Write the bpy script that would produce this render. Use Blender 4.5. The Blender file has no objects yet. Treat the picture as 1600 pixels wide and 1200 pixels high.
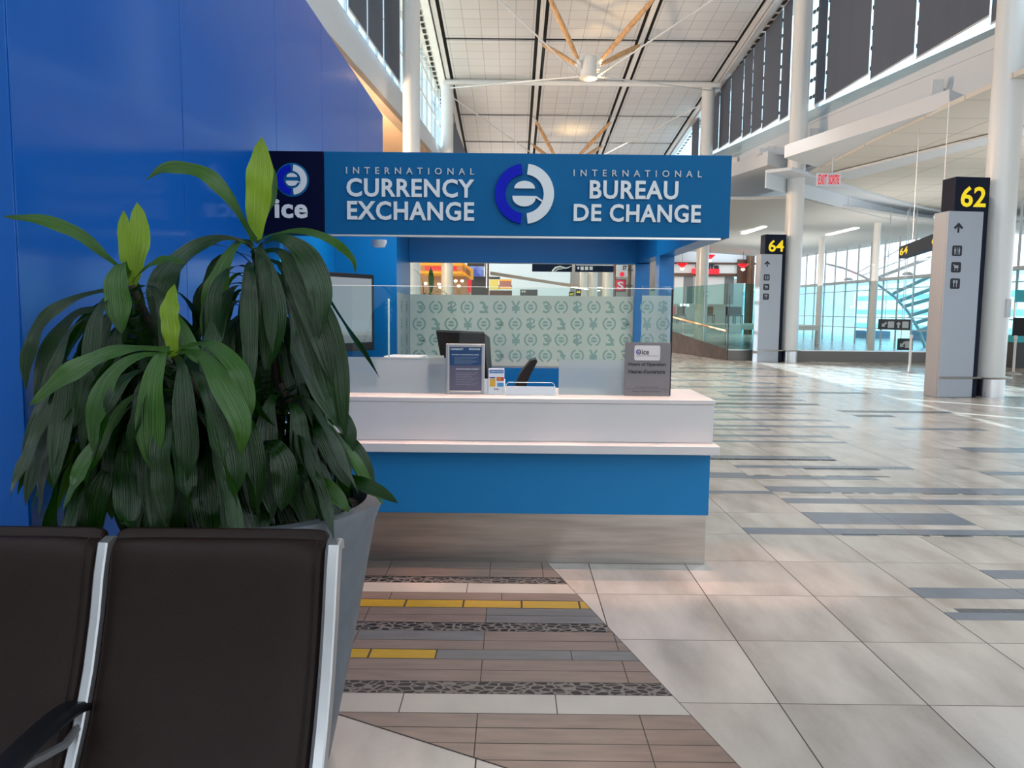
import bpy, bmesh, math, random
from mathutils import Vector, Matrix, Euler

# ---------------------------------------------------------------- camera
FPX = 1215.0
EYE = Vector((0.0, 0.0, 1.587))
PITCH = math.atan(115.0 / FPX)
ROLL = math.radians(0.6)
FWD = Vector((0, math.cos(PITCH), -math.sin(PITCH)))
_R0 = Vector((1, 0, 0)); _U0 = Vector((0, math.sin(PITCH), math.cos(PITCH)))
RGT = _R0 * math.cos(ROLL) + _U0 * math.sin(ROLL)
UPV = _U0 * math.cos(ROLL) - _R0 * math.sin(ROLL)

scn = bpy.context.scene
col = scn.collection
cam_d = bpy.data.cameras.new('camera')
cam_d.sensor_fit = 'HORIZONTAL'; cam_d.sensor_width = 36.0
cam_d.lens = FPX / 1600.0 * 36.0
cam_d.clip_start = 0.05; cam_d.clip_end = 2000
cam = bpy.data.objects.new('camera', cam_d); col.objects.link(cam)
cam.matrix_world = Matrix(((RGT.x, UPV.x, -FWD.x, EYE.x), (RGT.y, UPV.y, -FWD.y, EYE.y),
                           (RGT.z, UPV.z, -FWD.z, EYE.z), (0, 0, 0, 1)))
scn.camera = cam

# ---------------------------------------------------------------- world, sun, exposure
scn.view_settings.view_transform = 'Standard'
scn.view_settings.look = 'None'
scn.view_settings.exposure = -0.10
scn.view_settings.gamma = 1.0
scn.view_settings.use_curve_mapping = False
world = bpy.data.worlds.new('overcast_sky'); scn.world = world
world.use_nodes = True
_bg = world.node_tree.nodes['Background']
_bg.inputs[0].default_value = (0.80, 0.91, 1.0, 1); _bg.inputs[1].default_value = 2.6

def lamp(name, kind, loc, energy, color=(1, 1, 1), aim=None, **kw):
    d = bpy.data.lights.new(name, kind); d.energy = energy; d.color = color
    for k, v in kw.items(): setattr(d, k, v)
    o = bpy.data.objects.new(name, d); o.location = loc; col.objects.link(o)
    if aim is not None:
        o.rotation_euler = (Vector(aim) - Vector(loc)).to_track_quat('-Z', 'Y').to_euler()
    return o
# low sun reaching in under the blinds of the left clerestory
lamp('sunlight', 'SUN', (-30, 20, 25), 17.0, (1.0, 0.98, 0.95), aim=(-30 + 11.6, 20 - 10.0, 25 - 9.3), angle=0.006)
# warm downlights high in the hall ceiling above the booth front
for _x in (-0.9, -0.1, 0.7, 1.5):
    lamp('hall_downlight_and_fill', 'SPOT', (_x, 4.28, 12.0), 2000, (1.0, 0.55, 0.38), aim=(_x, 4.66, 0), spot_size=math.radians(6.5), spot_blend=0.5, shadow_soft_size=0.04)
for _y in (4, 14, 24, 34, 44, 54):
    lamp('ceiling_fill', 'AREA', (3.0, _y, 9.4), 45, (0.94, 0.97, 1.0), aim=(3.0, _y, 14), shape='RECTANGLE', size=9, size_y=7)  # added upward area fill that brightens the hall ceiling, no visible fitting
lamp('food_court_fill', 'POINT', (-8, 24, 5.0), 4200, (1.0, 0.72, 0.48), shadow_soft_size=0.5)  # added warm fill that brightens the tan soffit on the left
lamp('cafe_fill', 'AREA', (13, 53.5, 5.3), 420, (1.0, 0.92, 0.85), aim=(13, 53.5, 0), shape='RECTANGLE', size=5, size_y=4)  # added fill that lightens the dark cafe interior
lamp('food_court_fill', 'POINT', (-1, 47, 5.0), 700, (1.0, 0.85, 0.7), shadow_soft_size=0.5)  # added fill for the dim far end of the hall
for _y in (18, 30, 42):
    lamp('side_ceiling_fill', 'AREA', (14.5, _y, 3.0), 160, (1.0, 0.95, 0.9), aim=(14.5, _y, 6), shape='RECTANGLE', size=5, size_y=8)  # unseen panels added to lift the side hall ceilings
for _x, _y in ((4.5, 8), (6, 15), (3, 20), (6, 22), (3, 30), (6.5, 31), (5, 40)):
    lamp('hall_downlight_and_fill', 'SPOT', (_x, _y, 11.0), 2300, (1.0, 0.97, 0.93), aim=(_x, _y, 0), spot_size=math.radians(70), spot_blend=1.0, shadow_soft_size=0.15)  # these wide spots are added fill to lighten the hall floor
for _x in (-1.25, -0.65, -0.05, 0.55, 1.1):
    lamp('soffit_spot', 'SPOT', (_x, 4.93, 2.03), 26, (1.0, 0.60, 0.43), aim=(_x, 4.90, 0), spot_size=math.radians(150), spot_blend=0.6, shadow_soft_size=0.02)
lamp('booth_fill', 'AREA', (-0.15, 6.2, 2.5), 24, (1.0, 0.97, 0.92), aim=(-0.15, 6.25, 0), shape='RECTANGLE', size=2.3, size_y=0.5)  # added fill, hidden behind the sign, to brighten the booth interior
for _y in (29.7, 42.3):
    lamp('ceiling_uplight', 'SPOT', (3.0, _y, 9.6), 200, (1.0, 0.62, 0.25), aim=(3.0, _y, 14), spot_size=math.radians(95), spot_blend=1.0, shadow_soft_size=0.1)

# ---------------------------------------------------------------- helpers
def ray(px, py): return FWD + RGT * ((px - 800.0) / FPX) - UPV * ((py - 600.0) / FPX)
def onp(px, py, p0, n):
    d = ray(px, py); n = Vector(n)
    return EYE + d * ((Vector(p0) - EYE).dot(n) / d.dot(n))
def onY(px, py, Y): return onp(px, py, (0, Y, 0), (0, 1, 0))
def onX(px, py, X): return onp(px, py, (X, 0, 0), (1, 0, 0))
def onZ(px, py, Z=0.0): return onp(px, py, (0, 0, Z), (0, 0, 1))

def nodes_of(m):
    m.use_nodes = True
    return m.node_tree, m.node_tree.nodes.get('Principled BSDF')
def mat(name, c, rough=0.5, metal=0.0, spec=0.5, coat=0.0, coat_r=0.1, var=0.0, vscale=6.0, vstretch=(1, 1, 1), bump=0.0, bscale=60.0,
        emit=None, es=0.0, c2=None):
    m = bpy.data.materials.new(name); nt, b = nodes_of(m)
    b.inputs['Base Color'].default_value = (*c, 1); b.inputs['Roughness'].default_value = rough
    b.inputs['Metallic'].default_value = metal; b.inputs['Specular IOR Level'].default_value = spec
    b.inputs['Coat Weight'].default_value = coat; b.inputs['Coat Roughness'].default_value = coat_r
    if emit: b.inputs['Emission Color'].default_value = (*emit, 1); b.inputs['Emission Strength'].default_value = es
    N = nt.nodes; L = nt.links
    if var > 0 or bump > 0 or c2:
        tc = N.new('ShaderNodeTexCoord'); mp = N.new('ShaderNodeMapping'); mp.inputs['Scale'].default_value = vstretch
        L.new(tc.outputs['Object'], mp.inputs['Vector'])
        if var > 0 or c2:
            nz = N.new('ShaderNodeTexNoise'); nz.inputs['Scale'].default_value = vscale; nz.inputs['Detail'].default_value = 5
            L.new(mp.outputs[0], nz.inputs['Vector'])
            mx = N.new('ShaderNodeMix'); mx.data_type = 'RGBA'
            a = c2 if c2 else tuple(x * (1 - var) for x in c); bb = c if c2 else tuple(min(1, x * (1 + var)) for x in c)
            mx.inputs[6].default_value = (*a, 1); mx.inputs[7].default_value = (*bb, 1)
            rp = N.new('ShaderNodeMapRange'); rp.inputs[1].default_value = .3; rp.inputs[2].default_value = .7
            L.new(nz.outputs[0], rp.inputs[0]); L.new(rp.outputs[0], mx.inputs[0]); L.new(mx.outputs[2], b.inputs['Base Color'])
        if bump > 0:
            n2 = N.new('ShaderNodeTexNoise'); n2.inputs['Scale'].default_value = bscale; n2.inputs['Detail'].default_value = 3
            L.new(mp.outputs[0], n2.inputs['Vector'])
            bp = N.new('ShaderNodeBump'); bp.inputs['Strength'].default_value = bump; bp.inputs['Distance'].default_value = 0.01
            L.new(n2.outputs[0], bp.inputs['Height']); L.new(bp.outputs[0], b.inputs['Normal'])
    return m
def thin_glass(name, tint=(0.93, 0.98, 0.97), refl=1.0, rough=0.0, base=0.03):
    m = bpy.data.materials.new(name); m.use_nodes = True; N = m.node_tree.nodes; L = m.node_tree.links; N.clear()
    o = N.new('ShaderNodeOutputMaterial'); t = N.new('ShaderNodeBsdfTransparent'); g = N.new('ShaderNodeBsdfGlossy')
    t.inputs[0].default_value = (*tint, 1); g.inputs['Roughness'].default_value = rough
    f = N.new('ShaderNodeLayerWeight'); f.inputs[0].default_value = .5
    pw = N.new('ShaderNodeMath'); pw.operation = 'POWER'; pw.inputs[1].default_value = 4.0; L.new(f.outputs['Facing'], pw.inputs[0])
    mm = N.new('ShaderNodeMath'); mm.operation = 'MULTIPLY_ADD'; mm.inputs[1].default_value = .85 * refl; mm.inputs[2].default_value = .035 * refl
    mx = N.new('ShaderNodeMixShader'); L.new(pw.outputs[0], mm.inputs[0]); L.new(mm.outputs[0], mx.inputs[0])
    L.new(t.outputs[0], mx.inputs[1]); L.new(g.outputs[0], mx.inputs[2]); L.new(mx.outputs[0], o.inputs[0])
    return m
def frosted(name, c, see=0.35, blur=0.35, tint=(0.9, 0.95, 0.95), dens=1.0):
    """etched film: diffuse + translucent body with a blurred see-through part"""
    m = bpy.data.materials.new(name); m.use_nodes = True; N = m.node_tree.nodes; L = m.node_tree.links; N.clear()
    o = N.new('ShaderNodeOutputMaterial'); d = N.new('ShaderNodeBsdfDiffuse'); d.inputs[0].default_value = (*c, 1)
    t = N.new('ShaderNodeBsdfTranslucent'); t.inputs[0].default_value = (*c, 1)
    r = N.new('ShaderNodeBsdfRefraction'); r.inputs['IOR'].default_value = 1.02; r.inputs['Roughness'].default_value = blur; r.inputs[0].default_value = (*tint, 1)
    a = N.new('ShaderNodeMixShader'); a.inputs[0].default_value = 0.6; L.new(d.outputs[0], a.inputs[1]); L.new(t.outputs[0], a.inputs[2])
    b = N.new('ShaderNodeMixShader'); b.inputs[0].default_value = see; L.new(a.outputs[0], b.inputs[1]); L.new(r.outputs[0], b.inputs[2])
    g = N.new('ShaderNodeBsdfGlossy'); g.inputs['Roughness'].default_value = .12
    e = N.new('ShaderNodeMixShader'); e.inputs[0].default_value = .05; L.new(b.outputs[0], e.inputs[1]); L.new(g.outputs[0], e.inputs[2])
    L.new(e.outputs[0], o.inputs[0]); return m

class MB:
    """collects shapes, builds ONE mesh object"""
    def __init__(s, M=None): s.v = []; s.f = []; s.mi = []; s.k = 0; s.M = M; s.uv = {}
    def add(s, vs, fs, k=None):
        n = len(s.v)
        for p in vs:
            p = Vector(p); s.v.append(s.M @ p if s.M is not None else p)
        for q in fs: s.f.append(tuple(i + n for i in q)); s.mi.append(s.k if k is None else k)
        return s
    def box(s, a, b, k=None):
        x0, y0, z0 = (min(a[i], b[i]) for i in range(3)); x1, y1, z1 = (max(a[i], b[i]) for i in range(3))
        return s.add([(x0, y0, z0), (x1, y0, z0), (x1, y1, z0), (x0, y1, z0), (x0, y0, z1), (x1, y0, z1), (x1, y1, z1), (x0, y1, z1)],
                     [(0, 3, 2, 1), (4, 5, 6, 7), (0, 1, 5, 4), (1, 2, 6, 5), (2, 3, 7, 6), (3, 0, 4, 7)], k)
    def prism(s, pts, d, k=None):
        """polygon extruded by vector d"""
        d = Vector(d); n = len(pts); P = [Vector(p) for p in pts]
        return s.add(P + [p + d for p in P], [tuple(range(n))[::-1], tuple(range(n, 2 * n))] + [(i, (i + 1) % n, (i + 1) % n + n, i + n) for i in range(n)], k)
    def poly(s, pts, k=None): return s.add(pts, [tuple(range(len(pts)))], k)
    def tube(s, path, r, seg=12, k=None, caps=True):
        P = [Vector(p) for p in path]; n = len(P); rr = r if isinstance(r, (list, tuple)) else [r] * n
        vs = []; up = None
        for i in range(n):
            t = (P[min(i + 1, n - 1)] - P[max(i - 1, 0)]).normalized()
            if up is None:
                up = Vector((0, 0, 1)) if abs(t.z) < .9 else Vector((1, 0, 0))
            a = t.cross(up).normalized(); b = a.cross(t).normalized(); up = b
            for j in range(seg):
                w = 2 * math.pi * j / seg; vs.append(P[i] + (a * math.cos(w) + b * math.sin(w)) * rr[i])
        fs = [(i * seg + j, i * seg + (j + 1) % seg, (i + 1) * seg + (j + 1) % seg, (i + 1) * seg + j) for i in range(n - 1) for j in range(seg)]
        if caps: fs += [tuple(range(seg))[::-1], tuple(range((n - 1) * seg, n * seg))]
        return s.add(vs, fs, k)
    def lathe(s, c, prof, seg=48, k=None):
        vs = []; fs = []; c = Vector(c)
        for r, z in prof:
            for j in range(seg):
                w = 2 * math.pi * j / seg; vs.append(c + Vector((r * math.cos(w), r * math.sin(w), z)))
        for i in range(len(prof) - 1):
            for j in range(seg): fs.append((i * seg + j, i * seg + (j + 1) % seg, (i + 1) * seg + (j + 1) % seg, (i + 1) * seg + j))
        fs += [tuple(range(seg))[::-1], tuple(range((len(prof) - 1) * seg, len(prof) * seg))]
        return s.add(vs, fs, k)
    def build(s, name, mats, parent=None, smooth=False, bevel=0.0, auto=True):
        me = bpy.data.meshes.new(name); me.from_pydata([tuple(v) for v in s.v], [], s.f)
        if not isinstance(mats, (list, tuple)): mats = [mats]
        for m in mats: me.materials.append(m)
        me.polygons.foreach_set('material_index', s.mi)
        if s.uv:
            uvl = me.uv_layers.new(name='UVMap')
            for lp in me.loops:
                if lp.vertex_index in s.uv: uvl.data[lp.index].uv = s.uv[lp.vertex_index]
        me.update()
        bm = bmesh.new(); bm.from_mesh(me); bmesh.ops.recalc_face_normals(bm, faces=bm.faces) if not s.uv else None
        bm.to_mesh(me); bm.free()
        o = bpy.data.objects.new(name, me); col.objects.link(o)
        if smooth:
            for p in me.polygons: p.use_smooth = True
            try: me.set_sharp_from_angle(angle=math.radians(40))
            except Exception: pass
        if bevel > 0:
            md = o.modifiers.new('bevel', 'BEVEL'); md.width = bevel; md.segments = 3; md.limit_method = 'ANGLE'
        if parent is not None:
            o.parent = parent; w = Vector((0, 0, 0)); p = parent
            while p is not None: w += p.location; p = p.parent
            o.location = -w
        return o

class MultiMB:
    """like MB, but every line of lettering becomes a part of its own"""
    def __init__(s): s.L = []
    def add(s, vs, fs, k=None): m = MB(); m.add(vs, fs, k); s.L.append(m); return s
    def tube(s, *a, **k): m = MB(); m.tube(*a, **k); s.L.append(m); return s
    def build(s, name, mats, parent=None): return [m.build(name, mats, parent) for m in s.L]

def T(name, label, cat, loc=(0, 0, 0), group=None):
    o = bpy.data.objects.new(name, None); col.objects.link(o); o.location = loc; o.empty_display_size = .1
    o['label'] = label; o['category'] = cat
    if group: o['group'] = group
    return o
def tag(o, label, cat, group=None):
    o['label'] = label; o['category'] = cat
    if group: o['group'] = group
    return o
def struct(o): o['kind'] = 'structure'; return o

_txt = {}
def text_raw(s, bold=0.0, space=1.0):
    key = (s, bold, space)
    if key not in _txt:
        cu = bpy.data.curves.new('lettering', 'FONT'); cu.body = s; cu.size = 1; cu.offset = bold; cu.space_character = space
        cu.resolution_u = 3 if len(s) < 25 else 1
        o = bpy.data.objects.new('lettering', cu); col.objects.link(o)
        dg = bpy.context.evaluated_depsgraph_get(); me = o.evaluated_get(dg).to_mesh()
        _txt[key] = ([v.co.copy() for v in me.vertices], [tuple(p.vertices) for p in me.polygons])
        o.evaluated_get(dg).to_mesh_clear(); bpy.data.objects.remove(o); bpy.data.curves.remove(cu)
    return _txt[key]
def text_on(mb, s, P, U, V, bold=0.0, space=1.0, thick=0.0, k=None, mirror=False):
    """lettering filling the box whose lower left is P, width vector U, height vector V; thick along the normal"""
    vs, fs = text_raw(s, bold, space)
    if not vs: return
    P = Vector(P); U = Vector(U); V = Vector(V)
    x0 = min(v.x for v in vs); x1 = max(v.x for v in vs); y0 = min(v.y for v in vs); y1 = max(v.y for v in vs)
    n = U.cross(V).normalized()
    def mp(v):
        a = (v.x - x0) / (x1 - x0 or 1); b = (v.y - y0) / (y1 - y0 or 1)
        if mirror: a = 1 - a
        return P + U * a + V * b
    q = [mp(v) for v in vs]
    if thick == 0: mb.add(q, fs, k); return
    N = len(q); ed = {}
    for f in fs:
        for i in range(len(f)):
            a, b = f[i], f[(i + 1) % len(f)]; ed[(a, b)] = ed.get((a, b), 0) + 1
    side = [(a, b, b + N, a + N) for (a, b) in ed if (b, a) not in ed]
    mb.add(q + [p + n * thick for p in q], [f[::-1] for f in fs] + [tuple(i + N for i in f) for f in fs] + side, k)

def logo(mb, C, U, V, kb, kw, th=0.02, r_in=0.65):
    """round emblem: left half ring (kb), right half ring, dome and bowl (kw); U,V = unit radius vectors"""
    C = Vector(C); U = Vector(U); V = Vector(V); n = U.cross(V).normalized() * th
    def ring(a0, a1, sgn, k):
        o = []; i_ = []
        g = .11
        for t in range(25):
            a = a0 + (a1 - a0) * t / 24
            o.append((math.cos(a), math.sin(a))); i_.append((r_in * math.cos(a), r_in * math.sin(a)))
        pts = [(x, y) for x, y in o]; inn = [(x, y) for x, y in i_]
        f = lambda p: C + U * p[0] + V * p[1]
        vs = [f(p) for p in pts] + [f(p) for p in inn]; m = len(pts)
        vs2 = [v + n for v in vs]; N = 2 * m
        fs = []
        for t in range(m - 1):
            fs += [(t, t + 1, m + t + 1, m + t), (N + t, N + t + 1, N + m + t + 1, N + m + t), (t, t + 1, N + t + 1, N + t), (m + t, m + t + 1, N + m + t + 1, N + m + t)]
        fs += [(0, m, N + m, N), (m - 1, 2 * m - 1, N + 2 * m - 1, N + m - 1)]
        mb.add(vs + vs2, fs, k)
    da = math.asin(.12)
    ring(math.pi / 2 + da, 3 * math.pi / 2 - da, -1, kb)
    ring(-math.pi / 2 + da, math.pi / 2 - da, 1, kw)
    f = lambda x, y: C + U * x + V * y
    up = [f(-.35, .18)] + [f(.35 * math.cos(a), .18 + .25 * math.sin(a)) for a in [math.pi * (1 - t / 14) for t in range(1, 14)]] + [f(.35, .18)]
    lo = [f(-.41, -.07), f(.40, -.07), f(.62, -.22), f(.60, -.27), f(.38, -.13)] + [f(.40 * math.cos(a) - .01, -.10 + .32 * math.sin(a)) for a in [-.35 - (math.pi - .40) * t / 14 for t in range(0, 15)]]
    mb.prism(up, n, kw); mb.prism(lo, n, kw)

# ---------------------------------------------------------------- materials
M = {}
M['white'] = mat('white_paint', (.74, .74, .73), .55, var=.02)
M['fascia'] = mat('fascia_white', (.66, .70, .745), .6)
M['ceil2'] = mat('side_ceiling', (.62, .62, .60), .7)
M['black'] = mat('black_plastic', (.006, .006, .008), .4, spec=.2)
M['dark'] = mat('dark_joint', (.010, .010, .011), .8)
M['bluewall'] = mat('royal_blue_laminate', (.0002, .082, .37), .45, spec=.08, coat=.42, coat_r=.11, var=.02, bump=.012, bscale=3.0)
M['blue'] = mat('booth_blue', (.001, .150, .42), .32, spec=.3, coat=.12, coat_r=.10)
M['signblue'] = mat('sign_teal_blue', (.0003, .105, .27), .5, spec=.14)
M['navy'] = mat('sign_navy', (.0005, .002, .022), .45, spec=.08)
M['logoblue'] = mat('emblem_blue', (.001, .008, .42), .45, spec=.12)
M['letter'] = mat('letter_white', (.64, .68, .69), .45)
M['lettergrey'] = mat('letter_grey', (.46, .50, .54), .45)
M['counterblue'] = mat('counter_blue', (.006, .175, .42), .5, spec=.3)
M['corian'] = mat('counter_white', (.60, .58, .575), .32, var=.03, vscale=3)
M['steel'] = mat('brushed_steel', (.42, .39, .36), .33, metal=1.0, var=.18, vscale=3, vstretch=(.6, 1, 9), bump=.02, bscale=4)
M['steel2'] = mat('satin_steel', (.60, .60, .60), .28, metal=1.0)
M['alu'] = mat('satin_aluminium', (.50, .50, .51), .38, metal=.85, bump=.02, bscale=40)
M['leather'] = mat('brown_leather', (.0145, .0068, .0052), .50, spec=.20, bump=.10, bscale=260, var=.08, vscale=20)
M['pot'] = mat('grey_planter', (.115, .13, .15), .55, var=.10, vscale=14, bump=.05, bscale=40)
M['soil'] = mat('soil', (.018, .014, .010), .95, var=.6, vscale=40, bump=1.0, bscale=90)
M['stem'] = mat('plant_stem', (.022, .016, .010), .8, bump=.4, bscale=60)
M['paper'] = mat('paper_white', (.75, .76, .77), .6)
M['winframe'] = mat('window_frame', (.62, .64, .66), .45)
M['blind'] = mat('roller_blind', (.105, .125, .165), .85, var=.04, vscale=2, vstretch=(1, 1, .1))
M['wood'] = mat('timber_strut', (.62, .36, .17), .5, var=.22, vscale=8, vstretch=(1, 1, .3))
M['colw'] = mat('column_white', (.76, .76, .74), .28, coat=.3)
M['pylon'] = mat('pylon_grey', (.36, .39, .44), .40, metal=.35)
M['pylondark'] = mat('pylon_navy', (.003, .007, .022), .45, spec=.15)
M['yellow'] = mat('sign_yellow', (.90, .66, .0), .45, emit=(1.0, .74, .0), es=.35)
M['ink'] = mat('sign_ink', (.01, .012, .02), .5)
M['tan'] = mat('tan_ceiling', (.80, .58, .38), .7)
M['stone'] = mat('dark_stone', (.12, .105, .105), .35, var=.5, vscale=3, c2=(.06, .05, .055))
M['brown'] = mat('brown_timber', (.10, .045, .028), .5)
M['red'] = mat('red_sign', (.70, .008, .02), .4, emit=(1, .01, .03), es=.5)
M['orange'] = mat('orange_canopy', (.85, .38, .03), .5, emit=(1, .45, .04), es=.5)
M['beige'] = mat('warm_beige', (.60, .42, .30), .6)
M['globe'] = mat('globe_lamp', (1, .9, .7), .5, emit=(1, .85, .6), es=3.0)
M['lampstrip'] = mat('lamp_strip', (1, 1, 1), .5, emit=(1, .97, .92), es=3.0)
M['teal'] = mat('teal_panel', (.02, .42, .48), .4)
M['charcoal'] = mat('charcoal_panel', (.05, .055, .06), .5)
M['glass'] = thin_glass('clear_glass')
M['glass_green'] = thin_glass('green_glass', (.66, .88, .86))
M['glass_cyan'] = thin_glass('cyan_glass', (.62, .90, .97), .8)
M['glass_edge'] = mat('glass_edge', (.55, .72, .74), .2, spec=.8)
M['screen'] = mat('black_gloss_screen', (.006, .007, .012), .03, spec=.9, coat=1.0, coat_r=.01)
M['film'] = frosted('frosted_film', (.86, .87, .83), .20, .5)
M['frost'] = frosted('frosted_band', (.56, .62, .65), .42, .42)
M['symbol'] = frosted('film_symbol_clear', (.46, .64, .62), .15, .25, (.55, .8, .78))

def floor_material():
    m = bpy.data.materials.new('porcelain_floor_tile'); nt, b = nodes_of(m); N = nt.nodes; L = nt.links
    tc = N.new('ShaderNodeTexCoord'); sx = N.new('ShaderNodeSeparateXYZ'); L.new(tc.outputs['Object'], sx.inputs[0])
    def math_(op, a, bb=None, c=None):
        n = N.new('ShaderNodeMath'); n.operation = op
        for i, q in enumerate((a, bb, c)):
            if q is None: continue
            if isinstance(q, (int, float)): n.inputs[i].default_value = q
            else: L.new(q, n.inputs[i])
        return n.outputs[0]
    ux = math_('DIVIDE', math_('SUBTRACT', sx.outputs[0], TX0), TILE); uy = math_('DIVIDE', math_('SUBTRACT', sx.outputs[1], TY0), TILE)
    fx = math_('FRACT', ux); fy = math_('FRACT', uy)
    ex = math_('MINIMUM', fx, math_('SUBTRACT', 1.0, fx)); ey = math_('MINIMUM', fy, math_('SUBTRACT', 1.0, fy))
    g = math_('LESS_THAN', math_('MINIMUM', ex, math_('MULTIPLY', ey, 1.3)), 0.0048)
    cb = N.new('ShaderNodeCombineXYZ'); L.new(math_('FLOOR', ux), cb.inputs[0]); L.new(math_('FLOOR', uy), cb.inputs[1])
    wn = N.new('ShaderNodeTexWhiteNoise'); wn.noise_dimensions = '3D'; L.new(cb.outputs[0], wn.inputs['Vector'])
    # cloudy streaks, each tile cut from a different slab
    mp = N.new('ShaderNodeMapping'); mp.inputs['Rotation'].default_value = (0, 0, .5); mp.inputs['Scale'].default_value = (3.2, 1.1, 1)
    av = N.new('ShaderNodeVectorMath'); av.operation = 'MULTIPLY_ADD'; L.new(wn.outputs['Color'], av.inputs[0]); av.inputs[1].default_value = (9, 9, 9); L.new(tc.outputs['Object'], av.inputs[2])
    L.new(av.outputs[0], mp.inputs['Vector'])
    nz = N.new('ShaderNodeTexNoise'); nz.inputs['Scale'].default_value = 1.1; nz.inputs['Detail'].default_value = 5; nz.inputs['Roughness'].default_value = .5; L.new(mp.outputs[0], nz.inputs['Vector'])
    n3 = N.new('ShaderNodeTexNoise'); n3.inputs['Scale'].default_value = 60; n3.inputs['Detail'].default_value = 3; L.new(tc.outputs['Object'], n3.inputs['Vector'])
    cr = N.new('ShaderNodeValToRGB'); cr.color_ramp.elements[0].position = .30; cr.color_ramp.elements[0].color = (.315, .285, .25, 1)
    cr.color_ramp.elements[1].position = .70; cr.color_ramp.elements[1].color = (.50, .465, .42, 1)
    e = cr.color_ramp.elements.new(.5); e.color = (.415, .385, .345, 1)
    s = math_('ADD', nz.outputs[0], math_('MULTIPLY', math_('SUBTRACT', wn.outputs['Value'], .5), .10))
    s = math_('ADD', s, math_('MULTIPLY', math_('SUBTRACT', n3.outputs[0], .5), .08))
    L.new(s, cr.inputs[0])
    mx = N.new('ShaderNodeMix'); mx.data_type = 'RGBA'; L.new(g, mx.inputs[0]); L.new(cr.outputs[0], mx.inputs[6]); mx.inputs[7].default_value = (.045, .036, .03, 1)
    L.new(mx.outputs[2], b.inputs['Base Color'])
    rr = N.new('ShaderNodeMapRange'); L.new(nz.outputs[0], rr.inputs[0]); rr.inputs[1].default_value = .3; rr.inputs[2].default_value = .7; rr.inputs[3].default_value = .17; rr.inputs[4].default_value = .26
    mr = N.new('ShaderNodeMix'); L.new(g, mr.inputs[0]); L.new(rr.outputs[0], mr.inputs[2]); mr.inputs[3].default_value = .8
    L.new(mr.outputs[0], b.inputs['Roughness'])
    bp = N.new('ShaderNodeBump'); bp.inputs['Strength'].default_value = .06; bp.inputs['Distance'].default_value = .02
    n4 = N.new('ShaderNodeTexNoise'); n4.inputs['Scale'].default_value = 1.3; L.new(tc.outputs['Object'], n4.inputs['Vector']); L.new(n4.outputs[0], bp.inputs['Height']); L.new(bp.outputs[0], b.inputs['Normal'])
    return m
TILE = 0.6096
TX0 = onZ(1071, 883).x
TY0 = onZ(1240, 931).y
M['floor'] = floor_material()
M['tbrown'] = mat('brown_strip_tile', (.185, .140, .113), .34, var=.16, vscale=5, vstretch=(1, 5, 1))
M['tgrey'] = mat('grey_strip_tile', (.135, .138, .135), .34, var=.14, vscale=5, vstretch=(1, 5, 1))
M['tcream'] = mat('cream_strip_tile', (.40, .385, .345), .30, var=.08, vscale=4)
M['tyellow'] = mat('yellow_glass_tile', (.42, .27, .008), .28, var=.10, vscale=9, vstretch=(1, 8, 1))
M['tblue'] = mat('blue_grey_strip_tile', (.145, .17, .205), .22, var=.10, vscale=4)
M['tslate'] = mat('slate_mosaic_tile', (.075, .085, .095), .28, var=.3, vscale=16)
M['grout'] = mat('dark_grout', (.05, .042, .036), .8)
def pebble_material():
    m = bpy.data.materials.new('black_pebble_strip'); nt, b = nodes_of(m); N = nt.nodes; L = nt.links
    tc = N.new('ShaderNodeTexCoord'); mp = N.new('ShaderNodeMapping'); mp.inputs['Scale'].default_value = (1.0, 1.7, 1); L.new(tc.outputs['Object'], mp.inputs[0])
    v = N.new('ShaderNodeTexVoronoi'); v.feature = 'DISTANCE_TO_EDGE'; v.inputs['Scale'].default_value = 21; L.new(mp.outputs[0], v.inputs['Vector'])
    c = N.new('ShaderNodeTexVoronoi'); c.inputs['Scale'].default_value = 21; L.new(mp.outputs[0], c.inputs['Vector'])
    r = N.new('ShaderNodeValToRGB'); r.color_ramp.elements[0].position = .07; r.color_ramp.elements[0].color = (.17, .155, .14, 1); r.color_ramp.elements[1].position = .12; r.color_ramp.elements[1].color = (.005, .007, .009, 1)
    L.new(v.outputs['Distance'], r.inputs[0])
    L.new(r.outputs[0], b.inputs['Base Color']); b.inputs['Roughness'].default_value = .45; b.inputs['Specular IOR Level'].default_value = .25; c.inputs['Scale'].default_value = 20
    return m
M['pebble'] = pebble_material()

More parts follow.
